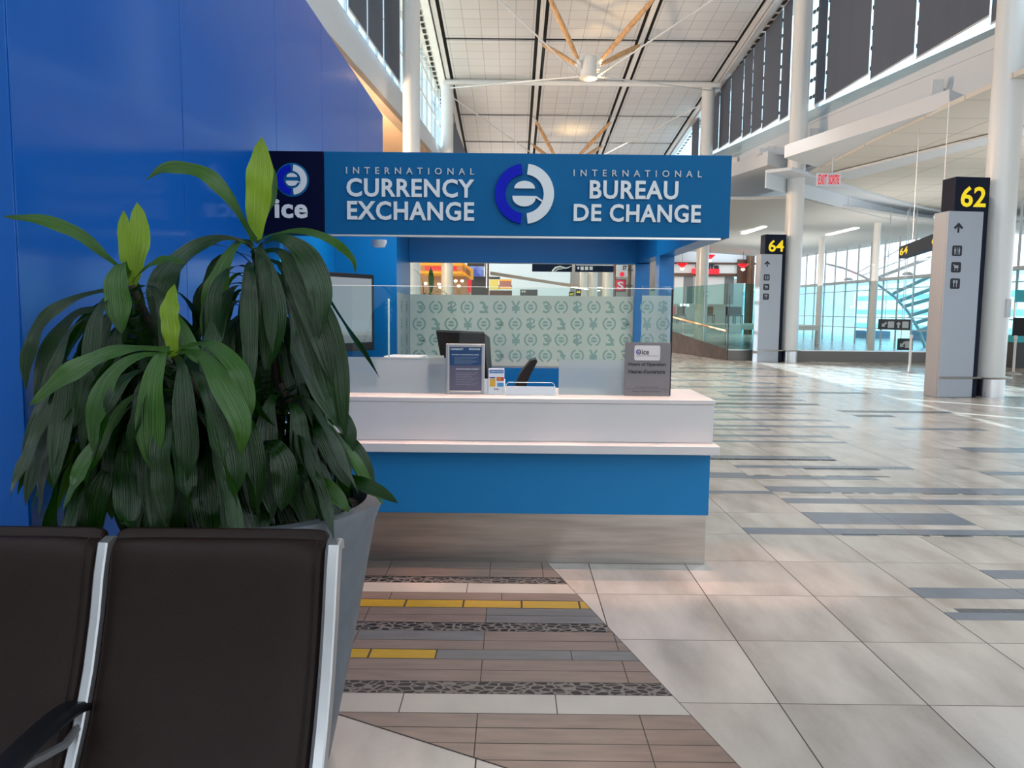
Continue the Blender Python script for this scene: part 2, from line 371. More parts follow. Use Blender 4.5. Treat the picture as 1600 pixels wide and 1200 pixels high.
def ceiling_material():
    """metal ceiling panels with thin joints"""
    m = bpy.data.materials.new('ceiling_panel'); nt, b = nodes_of(m); N = nt.nodes; L = nt.links
    tc = N.new('ShaderNodeTexCoord'); br = N.new('ShaderNodeTexBrick'); br.offset = 0; br.inputs['Scale'].default_value = 1
    br.inputs['Brick Width'].default_value = .66; br.inputs['Row Height'].default_value = .70; br.inputs['Mortar Size'].default_value = .012; br.inputs['Mortar Smooth'].default_value = 0
    br.inputs['Color1'].default_value = (.67, .67, .67, 1); br.inputs['Color2'].default_value = (.63, .63, .63, 1); br.inputs['Mortar'].default_value = (.38, .38, .38, 1)
    L.new(tc.outputs['Object'], br.inputs['Vector']); L.new(br.outputs[0], b.inputs['Base Color']); b.inputs['Roughness'].default_value = .45
    return m
M['ceil'] = ceiling_material()
def tileceil_material():
    m = bpy.data.materials.new('tile_ceiling'); nt, b = nodes_of(m); N = nt.nodes; L = nt.links
    tc = N.new('ShaderNodeTexCoord'); br = N.new('ShaderNodeTexBrick'); br.offset = 0; br.inputs['Scale'].default_value = 1
    br.inputs['Brick Width'].default_value = 1.8; br.inputs['Row Height'].default_value = 1.5; br.inputs['Mortar Size'].default_value = .02; br.inputs['Mortar Smooth'].default_value = 0
    br.inputs['Color1'].default_value = (.70, .66, .60, 1); br.inputs['Color2'].default_value = (.66, .63, .57, 1); br.inputs['Mortar'].default_value = (.46, .43, .39, 1)
    L.new(tc.outputs['Object'], br.inputs['Vector']); L.new(br.outputs[0], b.inputs['Base Color']); b.inputs['Roughness'].default_value = .7
    return m
M['ceiltile'] = tileceil_material()

def leaf_material(name, dark, light, gl=.22):
    m = bpy.data.materials.new(name); nt, b = nodes_of(m); N = nt.nodes; L = nt.links
    uv = N.new('ShaderNodeUVMap'); uv.uv_map = 'UVMap'; mp = N.new('ShaderNodeMapping'); mp.inputs['Scale'].default_value = (26, .8, 1); L.new(uv.outputs[0], mp.inputs[0])
    nz = N.new('ShaderNodeTexNoise'); nz.inputs['Scale'].default_value = 1; nz.inputs['Detail'].default_value = 2; L.new(mp.outputs[0], nz.inputs['Vector'])
    g = N.new('ShaderNodeTexCoord'); n2 = N.new('ShaderNodeTexNoise'); n2.inputs['Scale'].default_value = 5; L.new(g.outputs['Object'], n2.inputs['Vector'])
    mx = N.new('ShaderNodeMix'); mx.data_type = 'RGBA'; mx.inputs[6].default_value = (*dark, 1); mx.inputs[7].default_value = (*light, 1)
    ad = N.new('ShaderNodeMath'); ad.operation = 'MULTIPLY_ADD'; L.new(nz.outputs[0], ad.inputs[0]); ad.inputs[1].default_value = .55
    m2 = N.new('ShaderNodeMath'); m2.operation = 'MULTIPLY'; L.new(n2.outputs[0], m2.inputs[0]); m2.inputs[1].default_value = .5; L.new(m2.outputs[0], ad.inputs[2])
    rp = N.new('ShaderNodeMapRange'); rp.inputs[1].default_value = .35; rp.inputs[2].default_value = .75; L.new(ad.outputs[0], rp.inputs[0]); L.new(rp.outputs[0], mx.inputs[0])
    L.new(mx.outputs[2], b.inputs['Base Color']); b.inputs['Roughness'].default_value = gl; b.inputs['Specular IOR Level'].default_value = .5
    bp = N.new('ShaderNodeBump'); bp.inputs['Strength'].default_value = .9; bp.inputs['Distance'].default_value = .004; L.new(nz.outputs[0], bp.inputs['Height']); L.new(bp.outputs[0], b.inputs['Normal'])
    b.inputs['Subsurface Weight'].default_value = 0
    tr = N.new('ShaderNodeBsdfTranslucent'); tr.inputs[0].default_value = (min(1, light[0] * 1.8), min(1, light[1] * 1.6), light[2] * .6, 1)
    ms = N.new('ShaderNodeMixShader'); ms.inputs[0].default_value = .22; out = N['Material Output']
    L.new(b.outputs[0], ms.inputs[1]); L.new(tr.outputs[0], ms.inputs[2]); L.new(ms.outputs[0], out.inputs[0])
    return m
M['leaf'] = leaf_material('dark_green_leaf', (.001, .011, .001), (.010, .055, .004))
M['leafmid'] = leaf_material('mid_green_leaf', (.013, .060, .005), (.045, .14, .010))
M['leafnew'] = leaf_material('lime_green_leaf', (.13, .24, .012), (.26, .40, .02), .35)

# ================================================================ SETTING: floor
R = random.Random(7)
struct(MB().poly([(-12, -14, 0), (45, -14, 0), (45, 75, 0), (-30, 75, 0), (-30, 3, 0), (-12, 3, 0)]).build('floor', M['floor']))

def clip(poly, reg):
    """Sutherland-Hodgman in XY, reg convex and counter-clockwise"""
    out = [(p[0], p[1]) for p in poly]
    n = len(reg)
    for i in range(n):
        a, b = reg[i], reg[(i + 1) % n]; inp = out; out = []
        ins = lambda p: (b[0] - a[0]) * (p[1] - a[1]) - (b[1] - a[1]) * (p[0] - a[0]) >= 0
        for j in range(len(inp)):
            p, q = inp[j], inp[(j + 1) % len(inp)]
            ip, iq = ins(p), ins(q)
            if ip != iq:
                d1 = (b[0] - a[0]) * (p[1] - a[1]) - (b[1] - a[1]) * (p[0] - a[0]); d2 = (b[0] - a[0]) * (q[1] - a[1]) - (b[1] - a[1]) * (q[0] - a[0])
                t = d1 / (d1 - d2); r = (p[0] + (q[0] - p[0]) * t, p[1] + (q[1] - p[1]) * t)
                out.append(r)
            if iq: out.append(q)
        if not out: return []
    return out
rc = [(278, 38), (385, 155), (445, 215), (500, 300), (590, 430), (625, 475), (690, 590), (790, 790), (845, 900), (910, 1065), (965, 1200)]
right_edge = [onZ(780 + .275 * u, 870 + .275 * v) for u, v in rc]
lo = [onZ(530, 1109), onZ(610, 1130), onZ(728, 1158.5), onZ(871, 1188)]
d = lo[-1] - lo[1]
reg = [(right_edge[0].x - .25, right_edge[0].y + .30)] + []
tipR = right_edge[-1] + (right_edge[-1] - right_edge[-3]) * .9
lowR = lo[-1] + d.normalized() * .75
region = [(-1.54, right_edge[0].y + .32), (-1.54, lo[0].y + .42)] + [(p.x, p.y) for p in lo] + [(lowR.x, lowR.y)] + [(tipR.x, tipR.y)] + [(p.x, p.y) for p in right_edge[::-1]] + [reg[0]]
# convex hull keeps the outline clean
def hull(P):
    P = sorted(set(P)); 
    def half(P):
        h = []
        for p in P:
            while len(h) > 1 and (h[-1][0] - h[-2][0]) * (p[1] - h[-2][1]) - (h[-1][1] - h[-2][1]) * (p[0] - h[-2][0]) <= 0: h.pop()
            h.append(p)
        return h
    a = half(P); b = half(P[::-1]); return a[:-1] + b[:-1]
region = hull(region)
inlay = MB()
inlay.poly([(x, y, .0006) for x, y in region], 0)
cx = sum(p[0] for p in region) / len(region); cy = sum(p[1] for p in region) / len(region)
reg_in = [(p[0] + (cx - p[0]) * .006, p[1] + (cy - p[1]) * .006) for p in region]
rows = [(28, 'b'), (70, 'b'), (116, None), (118, 'p'), (152, 'c'), (207, 'b'), (248, 'y'), (292, 'b'), (333, 'b'), (376, None), (378, 'p'), (424, 'b'), (478, 'b'), (530, 'yg'), (585, 'b'), (646, 'b'), (711, None), (712, 'p'), (781, 'c'), (892, 'b'), (973, 'b'), (1061, 'b'), (1157, 'b'), (1260, 'b'), (1370, 'b'), (1490, 'b'), (1620, 'b'), (1760, None)]
Yr = [onZ(770, 870 + .275 * v).y for v, _ in rows]
J1 = onZ(760.7, 950).x; J3 = onZ(847, 885).x; J4 = onZ(977, 1050).x; J5 = onZ(1012, 1160).x; JL = onZ(573, 960).x
def strip(x0, x1, y0, y1, k, gap=.0022):
    q = clip([(x0 + gap, y0 + gap), (x1 - gap, y0 + gap), (x1 - gap, y1 - gap), (x0 + gap, y1 - gap)], reg_in)
    if len(q) > 2: inlay.poly([(x, y, .0014) for x, y in q], k)
for i, (v, kind) in enumerate(rows[:-1]):
    if kind is None: continue
    y1, y0 = Yr[i], Yr[i + 1]
    if kind == 'p': strip(-2, 2, y0, y1, 1, .001)
    elif kind == 'c':
        js = [-2, -1.35] + ([onZ(730, 919).x - .61 * q for q in (1, 0)] + [9] if v < 500 else [onZ(627, 1099).x, onZ(869, 1099).x, 9])
        js = [-2] + sorted(js[2:])
        for a, b in zip(js[:-1], js[1:]): strip(a, b, y0, y1, 4)
    elif kind == 'y':
        e = [onZ(x, 944).x for x in (540, 633, 724, 815, 905)]; w = e[2] - e[1]
        e = [e[0] - 3 * w, e[0] - 2 * w, e[0] - w] + [e[1] - w, e[1], e[2], e[3], e[4], 9]
        for a, b in zip(e[:-1], e[1:]): strip(a, b, y0, y1, 5, .005)
    elif kind == 'yg':
        e = [onZ(x, 1022).x for x in (577, 682)]; w = e[1] - e[0]
        for a, b in ((e[0] - 2 * w, e[0] - w), (e[0] - w, e[0]), (e[0], e[1])): strip(a, b, y0, y1, 5, .005)
        strip(e[1], onZ(893, 1025).x, y0, y1, 3); strip(onZ(893, 1025).x, 9, y0, y1, 3)
    else:
        js = [-2, JL, J1, J3 if v < 100 else J4, 9]
        if v > 850: js = [-2, J1, J5, 9]
        if 200 < v < 240: js = [-2, onZ(610, 932).x, onZ(784, 932).x, 9]
        for a, b in zip(js[:-1], js[1:]): strip(a, b, y0, y1, 2 if R.random() < .8 else 3)
struct(inlay.build('floor_inlay', [M['grout'], M['pebble'], M['tbrown'], M['tgrey'], M['tcream'], M['tyellow']])).name = 'trim_1'

# blue-grey strips let into the beige tiles (px of left end, right end, top, bottom)
sb = MB()
def fstrip(xl, xr, yt, yb, k=0, snap=True):
    ym = (yt + yb) / 2; a = onZ(xl, ym); b = onZ(min(xr, 1900), ym)
    x0, x1 = a.x, b.x
    if snap:
        x0 = TX0 + TILE * round((x0 - TX0) / TILE); x1 = TX0 + TILE * round((x1 - TX0) / TILE)
    yy1 = onZ(xl, yt).y; yy0 = onZ(xl, yb).y
    x = x0
    while x < x1 - .01:
        n = min(x + TILE, x1); sb.box((x + .002, yy0 + .002, 0), (n - .002, yy1 - .002, .0012), k); x = n
P3 = lambda u, v: (1100 + .3125 * u, 640 + .3125 * v)
for ul, ur, vt, vb in [(220, 1700, 590, 621), (545, 1340, 513, 571), (430, 1800, 443, 468), (320, 1800, 383, 410), (250, 850, 331, 346), (165, 1085, 277, 291), (-350, 650, 224, 245),
                       (-350, 225, 310, 338), (-200, 350, 402, 417), (1370, 2000, 190, 214), (-300, 760, 150, 158), (-300, 560, 120, 131), (-200, 330, 92, 100), (-300, 600, 72, 81), (-300, 700, 40, 49),
                       (1130, 1270, 92, 108), (1450, 2000, 310, 328), (-200, 480, 10, 15), (-300, 200, 0, 5)]:
    l, t = P3(ul, vt); r, b = P3(ur, vb); fstrip(l, r, t, b)
for ul, ur, vt, vb in [(200, 2400, 408, 508), (920, 2400, 245, 328), (560, 2400, 640, 712)]:
    fstrip(1400 + ul * .1667, 1400 + ur * .1667, 850 + vt * .1667, 850 + vb * .1667)
# narrow mosaic lines beside some strips
for ul, ur, vt, vb in [(690, 1700, 623, 631), (430, 1800, 412, 417), (500, 800, 292, 300), (250, 850, 326, 331), (30, 640, 245, 250)]:
    l, t = P3(ul, vt); r, b = P3(ur, vb); y1 = onZ(l, t).y; y0 = onZ(l, b).y; x = onZ(l, (t + b) / 2).x; xe = onZ(min(r, 1900), (t + b) / 2).x
    while x < xe:
        w = R.choice((.05, .10, .16)); sb.box((x + .002, y0, 0), (x + w - .002, y1, .0012), R.choice((1, 1, 0, 2))); x += w
y1 = onZ(1480, 951).y; y0 = onZ(1480, 957).y; x = onZ(1480, 954).x
while x < 4:
    w = R.choice((.04, .05, .06, .2)); sb.box((x + .002, y0, 0), (x + w - .002, y1, .0012), R.choice((1, 1, 2))); x += w
# further strips of the same floor pattern beyond the counter
for px0, px1, y_ in [(1052, 1200, 574), (1040, 1140, 580), (1118, 1235, 586), (1052, 1160, 593), (1150, 1225, 597), (1060, 1210, 603), (1100, 1260, 611), (1130, 1240, 617), (1060, 1230, 622),
                     (1120, 1250, 629), (1070, 1240, 634), (1300, 1470, 641), (1250, 1370, 612), (1390, 1500, 668), (1330, 1420, 648)]:
    fstrip(px0, px1, y_, y_ + 1.6 + (y_ - 570) * .02, R.choice((0, 0, 1)))
struct(sb.build('trim_2', [M['tblue'], M['tslate'], M['tcream']]))

# ================================================================ SETTING: blue wall on the left
WX = -1.55
wl = MB(); H1 = onX(598, 180, WX).z; YE = onX(598, 180, WX).y
Y0 = onX(28, 400, WX).y
seams = [Y0] + [onX(x, 100, WX).y for x in (283, 430, 502, 558)] + [YE]
for a, b in zip(seams[:-1], seams[1:]):
    wl.box((WX - .045, a + .003, 0), (WX, b - .003, H1))
wl.box((WX - .9, Y0, 0), (WX - .046, YE, H1 - .01), 1)
wl.box((WX - .9, Y0 - .004, 0), (WX - .003, Y0 + .002, H1 - .005), 0)
struct(wl.build('wall_left', [M['bluewall'], M['blue']], bevel=.006))

# ================================================================ BOOTH
CY = onZ(1105, 883).y                       # counter base front
CX = onY(1107, 800, CY).x
zt = lambda px, py, Y=None: onY(px, py, CY if Y is None else Y).z
Zb1 = zt(1105, 806); Zl0 = zt(1107, 706); Zl1 = zt(1107, 690); Zc = zt(1108, 625)
WX_ = WX; WX = WX + .002
ct = T('service_counter', 'long white, blue and steel service counter under the currency exchange sign', 'counter', (0, CY, 0))
D2 = .64
MB().box((WX, CY + .012, 0), (CX - .012, CY + D2, Zb1)).build('kick_plate', M['steel'], ct, bevel=.003)['label'] = 'brushed steel base'
MB().box((WX, CY, Zb1 + .001), (CX, CY + D2, Zl0)).build('front_panel', M['counterblue'], ct, bevel=.003)['label'] = 'blue front panel'
LF = CY - .13
MB().box((WX, LF, Zl0 + .001), (onY(1126, 697, LF).x, CY + D2, Zl0 + .055)).build('writing_ledge', M['corian'], ct, bevel=.004)['label'] = 'white projecting ledge'
MB().box((WX, CY - .005, Zl0 + .056), (CX + .01, CY + D2, Zc - .03)).build('upper_panel', M['corian'], ct, bevel=.003)
MB().box((WX, CY - .012, Zc - .029), (CX + .018, CY + D2 + .03, Zc)).build('countertop', M['corian'], ct, bevel=.004)

WX = WX_
# sign box
SY = CY - .02
SR = onY(1142, 300, SY).x; SZt = onY(1142, 243, SY).z; SZb = onY(1140, 372, SY).z; SL = WX
NX = onY(506, 300, SY).x
sg = T('booth_sign', 'large blue fascia sign reading international currency exchange and bureau de change', 'sign', (0, SY, SZb))
sb_ = MB().box((NX + .002, SY, SZb), (SR, SY + .15, SZt))
sb_.build('sign_panel', M['signblue'], sg, bevel=.003)
MB().box((SL, SY, SZb), (NX, SY + .15, SZt)).build('logo_panel', M['navy'], sg, bevel=.003)['label'] = 'dark navy square panel'
MB().box((NX, SY + .002, SZb - .012), (SR - .05, SY + .03, SZb - .001)).build('edge_strip', M['steel2'], sg)
def tbox(mb, s, x0, x1, y0, y1, **kw):
    a = onY(x0, y1 + .0105 * 0, SY - .001); b = onY(x1, y1, SY - .001); c = onY(x0, y0, SY - .001)
    a.y = SY - .001
    w = b.x - a.x; h = c.z - a.z
    text_on(mb, s, a, Vector((w, 0, 0)), Vector((0, 0, h)), **kw)
for w_, x0_, x1_, t0_, t1_ in (('CURRENCY', 542, 741, 278.5, 307.5), ('EXCHANGE', 543, 741, 314, 343.5), ('BUREAU', 921, 1059, 282, 311), ('DE', 896, 939, 319, 345.5), ('CHANGE', 952, 1094, 319, 347), ('ice', 430, 481, 311.5, 341)):
    m = MB(); tbox(m, w_, x0_, x1_, t0_, t1_, bold=.024 if w_ != 'ice' else .030, space=1.08, thick=.012); m.build('lettering', M['letter'], sg)
for x0_, x1_, t0_, t1_ in ((541, 741, 261, 271.5), (896, 1096, 265, 275.5)):
    m = MB(); tbox(m, 'INTERNATIONAL', x0_, x1_, t0_, t1_, bold=.008, space=2.0, thick=.008); m.build('small_lettering', M['lettergrey'], sg)['label'] = 'thin grey spaced capitals'
lg = MB(); c = onY(819.5, 303.5, SY - .001); r = onY(865.5, 303.5, SY).x - c.x
logo(lg, c, Vector((r, 0, 0)), Vector((0, 0, r)), 0, 1, .02); lg.build('emblem', [M['logoblue'], M['letter']], sg)
l2 = MB(); c = onY(456.5, 281, SY - .004); r = onY(480, 281, SY).x - c.x
l2.k = 2; l2.tube([(c.x, SY, c.z), (c.x, SY - .004, c.z)], r * 1.12, 48); l2.k = 0
logo(l2, c, Vector((r, 0, 0)), Vector((0, 0, r)), 0, 1, .008, r_in=.58); l2.build('emblem', [M['logoblue'], M['letter'], M['signblue']], sg)

# booth frame: interior walls, posts, header, side beam
ZH = 2.05; BY = 6.7; WY = 7.5; PY = 6.35
bx = lambda px, Y, y=500: onY(px, y, Y).x
bf = T('exchange_booth', 'blue panelled kiosk frame of the exchange booth behind the counter', 'kiosk', (0, WY, 0))
xl = bx(620, BY, 480); xr1 = SR
m = MB()
m.box((WX + .002, BY, 0), (xl, WY + .1, SZt - .05))                      # left nook block with front face
m.build('wall_panel', M['blue'], bf, bevel=.003)
MB().box((WX + .001, CY + .66, 0), (WX + .03, BY - .002, SZt - .05)).build('wall_panel', M['blue'], bf)
MB().box((WX + .002, CY + .17, Zc + .002), (onY(441, 480, CY + .2).x, CY + .23, SZb + .02)).build('post', M['blue'], bf)
MB().box((WX + .031, CY + .30, 0), (WX + .05, CY + .34, ZH + .3)).build('door_trim', M['steel2'], bf)
xw0 = xl; xw1 = bx(990, WY)
MB().box((xw0, WY, 0), (xr1 - .02, WY + .1, onY(800, 573, WY).z - .01)).build('wall_panel', M['blue'], bf)
MB().box((xw0, WY - .02, onY(800, 411, WY).z), (xr1, WY + .12, SZt - .05)).build('header', M['blue'], bf, bevel=.004)
MB().box((xw1, WY - .02, 0), (xr1, WY + .12, ZH)).build('post', M['blue'], bf)
px0 = bx(1030, PY, 430)
MB().box((px0, PY, 0), (xr1, PY + .17, SZt - .05)).build('post', M['blue'], bf, bevel=.003)
MB().box((xr1 - .14, SY + .151, SZb), (xr1, PY - .002, SZt - .02)).build('side_beam', M['blue'], bf)
MB().box((xr1 - .12, PY + .172, onY(1032, 398, PY).z), (xr1 - .01, WY - .022, SZt - .06)).build('side_beam', M['blue'], bf)
MB().box((xr1 - .10, PY + .171, 0), (xr1 - .05, PY + .24, 2.04)).build('door_trim', M['navy'], bf)
MB().box((WX + .001, BY - .3, SZt - .06), (xr1, WY + .1, SZt - .045)).build('roof_panel', M['blue'], bf)
MB().lathe((onY(592, 367, 5.6).x, 5.6, SZb + .02), [(.001, -.035), (.04, -.03), (.055, 0), (.055, .02)], 24).build('dome_camera', M['paper'], bf, smooth=True)

# film symbols
SEQ = ['E', 'S', 'L', 'Y']
CH = {'E': '\u20ac', 'S': '$', 'L': '\u00a3', 'Y': '\u00a5'}
def film_symbol(mb, ch, cx_, cz, Y, s, mirror, N=(1, 0, 0)):
    N = Vector(N)
    if ch == '@':
        U = N * (s * .62) * (-1 if mirror else 1); V = Vector((0, 0, s * .62))
        C = Vector((cx_, Y, cz)) if N.x == 1 else Vector(cx_) + Vector((0, 0, cz))
        for sg_ in (-1, 1):
            vs = []; m_ = 14
            for t in range(m_ + 1):
                a = sg_ * (math.radians(18) + math.radians(144) * t / m_)
                for r_ in (1.0, .74): vs.append(C + U * (r_ * math.sin(a)) + V * (r_ * math.cos(a)))
            mb.add(vs, [(2 * t, 2 * t + 1, 2 * t + 3, 2 * t + 2) for t in range(m_)])
        mb.poly([C + U * x + V * y for x, y in [(-.42, .08)] + [(.42 * math.cos(a), .08 + .34 * math.sin(a)) for a in [math.pi * (1 - t / 8) for t in range(1, 8)]] + [(.42, .08)]])
        mb.poly([C + U * x + V * y for x, y in [(-.48, -.06), (.48, -.06)] + [(.46 * math.cos(a), -.08 + .34 * math.sin(a)) for a in [-math.pi * t / 8 for t in range(1, 8)]]])
    else:
        C = Vector((cx_, Y, cz)) if N.x == 1 else Vector(cx_) + Vector((0, 0, cz))
        text_on(mb, CH[ch], C - N * (s * .42) - Vector((0, 0, s * .56)), N * (s * .84), Vector((0, 0, s * 1.12)), bold=.03, mirror=mirror)
fz1 = onY(800, 461.5, WY).z; fz0 = onY(800, 572, WY).z
back = T('booth_window', 'back window of the booth with frosted film of mirrored currency symbols', 'window', (0, WY, fz0))
MB().box((xw0, WY + .04, fz0), (xw1, WY + .05, onY(800, 411, WY).z)).build('pane', M['glass'], back)
MB().box((xw0, WY + .034, fz0), (xw1, WY + .036, fz1)).build('film', M['film'], back)
sy = MB(); rowpx = [(480, [('E', 658), ('@', 681), ('S', 706), ('@', 730), ('L', 756), ('@', 781), ('Y', 806), ('@', 829), ('E', 855), ('@', 877), ('S', 902), ('@', 928), ('L', 953), ('@', 978)]),
      (506, [('@', 655), ('L', 681), ('@', 705), ('Y', 731), ('@', 756), ('E', 780), ('@', 805), ('S', 829), ('@', 852), ('L', 877), ('@', 902), ('Y', 927), ('@', 952), ('E', 977)])]
for i, (yy, r_) in enumerate(rowpx + [(531, rowpx[0][1]), (556, rowpx[1][1])]):
    for ch, xx in r_:
        p = onY(xx, yy, WY + .03); film_symbol(sy, ch, p.x, p.z, WY + .030, .105, True)
sy.build('symbol_pattern', M['symbol'], back)['label'] = 'rows of mirrored currency signs and emblems'
MB().box((xw0, WY + .02, fz0 - .03), (xw1, WY + .06, fz0)).build('sill', M['steel2'], back)

# side pane with film (right) and reveal pane (left)
FYs = PY - .02
sp = T('side_window', 'narrow filmed side pane beside the right booth post', 'window', (px0, FYs, fz0))
z1 = onY(1030, 447, FYs).z; za = onY(1030, 462, FYs).z; zb = Zc - .05
X0s = bx(1002, FYs); X1s = bx(1047, FYs)
MB().box((X0s, FYs - .010, zb), (X1s, FYs - .004, z1)).build('pane', M['glass'], sp)
MB().box((X0s, FYs - .014, zb), (X1s, FYs - .012, za)).build('film', M['film'], sp)
sy = MB()
for i, (yy, r_) in enumerate([(480, '@S'), (506, 'Y@'), (531, '@S')]):
    for j, ch in enumerate(r_):
        p = onY(1011 + 25 * j, yy, FYs - .02); film_symbol(sy, ch, p.x, p.z, FYs - .017, .09, False)
sy.build('symbol_pattern', M['symbol'], sp)
rp_ = T('reveal_pane', 'slim strip with modelled film reflection left of the back window', 'window', (xl, BY + .1, fz0))
a = Vector((xl + .004, BY + .02, 0)); b = Vector((xl + .004, WY - .03, 0)); n_ = (b - a).normalized()
MB().box((xl + .001, BY + .02, fz0 - .05), (xl + .003, WY - .03, fz1 + .0)).build('film', M['film'], rp_)
sy = MB()
for yy, chs in ((480, 'E@'), (506, 'S@'), (531, 'E@'), (556, '@E')):
    for j, ch in enumerate(chs):
        yb = BY + .25 + .33 * j; zz = 1.587 - (yy - 484) / FPX * 7.2
        film_symbol(sy, ch, Vector((xl + .006, yb, 0)), zz, 0, .10, False, N=(0, 1, 0))
sy.build('symbol_pattern', M['symbol'], rp_)  # unmirrored film and symbols stand in for the back film's reflection

# front glass screen standing on the countertop
GY = CY + .22
gx0 = WX + .02; gx1 = bx(1048, GY, 530)
gz1 = onY(800, 449, GY).z; gm = onY(800, 561, GY).z; gx720 = bx(720, GY, 590); gx872 = bx(873, GY, 590)
gs = T('glass_screen', 'clear counter screen of glass with frosted lower bands', 'glass screen', (0, GY, Zc))
MB().box((gx0, GY, gm), (gx1, GY + .008, gz1)).build('pane', M['glass'], gs)
MB().box((gx0, GY, gz1), (gx1, GY + .006, gz1 + .003)).build('edge_strip', M['glass_edge'], gs)
MB().box((gx1, GY - .004, Zc + .001), (gx1 + .008, GY + .014, gz1)).build('end_trim', M['black'], gs)['label'] = 'black end edge'
MB().box((gx0, GY - .006, Zc + .001), (gx720, GY - .001, gm + .003)).build('frosted_panel', M['frost'], gs)
MB().box((gx872, GY - .006, Zc + .001), (gx1 - .004, GY - .001, gm + .002)).build('frosted_panel', M['frost'], gs)
MB().box((bx(606, GY, 590), GY + .010, gm), (bx(606, GY, 590) + .004, GY + .06, gz1 - .08)).build('glass_fin', M['glass_edge'], gs)

# hours sign
HY = GY - .03; a = onY(975, 616, HY); b = onY(1046, 616, HY); zT = onY(1010, 535, HY).z; zB = Zc + .001
M['plaque'] = mat('grey_plaque', (.17, .165, .175), .45, metal=.3)
M['plaquelabel'] = mat('plaque_label', (.60, .57, .58), .5)
M['plaqueink'] = mat('plaque_ink', (.015, .016, .02), .5)
hs = T('hours_sign', 'small grey opening hours plaque standing on the countertop right end', 'sign', ((a.x + b.x) / 2, HY, zB))
MB().box((a.x, HY, zB), (b.x, HY + .008, zT)).build('plate', M['plaque'], hs, bevel=.001)
q = lambda px, py, dy=.002: onY(px, py, HY - dy)
p0, p1 = q(991, 563), q(1032, 540); lb = MB()
rr_ = .012; pts = []
for cx_, cz_, a0 in ((p1.x - rr_, p1.z - rr_, 0), (p0.x + rr_, p1.z - rr_, 90), (p0.x + rr_, p0.z + rr_, 180), (p1.x - rr_, p0.z + rr_, 270)):
    for t in range(5): w = math.radians(a0 + t * 22.5); pts.append((cx_ + rr_ * math.cos(w), HY - .001, cz_ + rr_ * math.sin(w)))
lb.poly(pts); lab = lb.build('label_panel', M['plaquelabel'], hs)
tx = MultiMB()
def ptext(s, x0, x1, y0, y1, mb=tx, Q=None, **kw):
    Q = Q or q
    A = Q(x0, y1); B = Q(x1, y1); C_ = Q(x0, y0); text_on(mb, s, A, Vector((B.x - A.x, 0, 0)), Vector((0, 0, C_.z - A.z)), **kw)
ptext('ice', 1003, 1014, 546, 554, bold=.02); ptext('INTERNATIONAL CURRENCY EXCHANGE', 994, 1029, 555.2, 556.4)
ptext('Hours of Operation', 982, 1040, 566, 573, bold=.03); ptext("Heures d'ouverture", 982, 1039, 577, 583.5, bold=.03)
ptext('See the back side for more information', 992, 1029, 604, 605.5, bold=.01); ptext('Please visit our other branches in the terminal for currency', 979, 1042, 606.6, 608.2, bold=.01); ptext('Visitez nos autres succursales', 988, 1031, 610.6, 612.2, bold=.01)
tx.build('lettering', M['plaqueink'], hs)
lg = MB(); c = q(998, 550); r = q(1002, 550).x - c.x; logo(lg, c, Vector((r, 0, 0)), Vector((0, 0, r)), 0, 1, .001); lg.build('emblem', [M['logoblue'], M['plaqueink']], hs)

# framed notice
NY = GY - .045
fr = T('framed_notice', 'silver snap frame with blue printed currency exchange notice', 'frame', (bx(727, NY, 600), NY, Zc))
q2 = lambda px, py, dy=.0: onY(px, py, NY - dy)
A = q2(696.5, 611); B = q2(757.5, 537.5)
f_ = MB(); w = .022
f_.box((A.x, NY, Zc + .001), (A.x + w, NY + .014, B.z)); f_.box((B.x - w, NY, Zc + .001), (B.x, NY + .014, B.z)); f_.box((A.x + w, NY, B.z - w), (B.x - w, NY + .014, B.z)); f_.box((A.x + w, NY, Zc + .001), (B.x - w, NY + .014, Zc + .001 + w))
f_.build('frame', M['alu'], fr, bevel=.004)
M['poster'] = mat('poster_blue', (.015, .06, .16), .3); M['poster2'] = mat('poster_grey', (.10, .10, .15), .3)
zm = q2(727, 571).z
MB().box((A.x + w, NY + .006, zm), (B.x - w, NY + .010, B.z - w)).build('poster', M['poster'], fr)
MB().box((A.x + w, NY + .006, Zc + w), (B.x - w, NY + .010, zm)).build('poster', M['poster2'], fr)
tx = MultiMB()
def nt_(s, x0, x1, y0, y1, **kw): ptext(s, x0, x1, y0, y1, mb=tx, Q=lambda a, b, d=0: onY(a, b, NY + .004), **kw)
nt_('CURRENCY', 704, 724, 544, 547, bold=.03); nt_('EXCHANGE', 733, 750, 544, 547, bold=.03); nt_('BUY-BACK GUARANTEE AND RATES', 706, 748, 553, 555, bold=.02)
for i in range(6): nt_('we buy and sell foreign currencies at this counter every day', 710, 746 - (i % 3) * 4, 557.5 + i * 2, 558.6 + i * 2)
nt_('GARANTIE DE REMBOURSEMENT', 712, 749, 575.5, 577.5, bold=.03)
for i in range(8): nt_('achat et vente de devises tous les jours a ce comptoir', 712, 747 - (i % 3) * 5, 582 + i * 2.6, 583.2 + i * 2.6)
tx.build('lettering', M['letter'], fr)

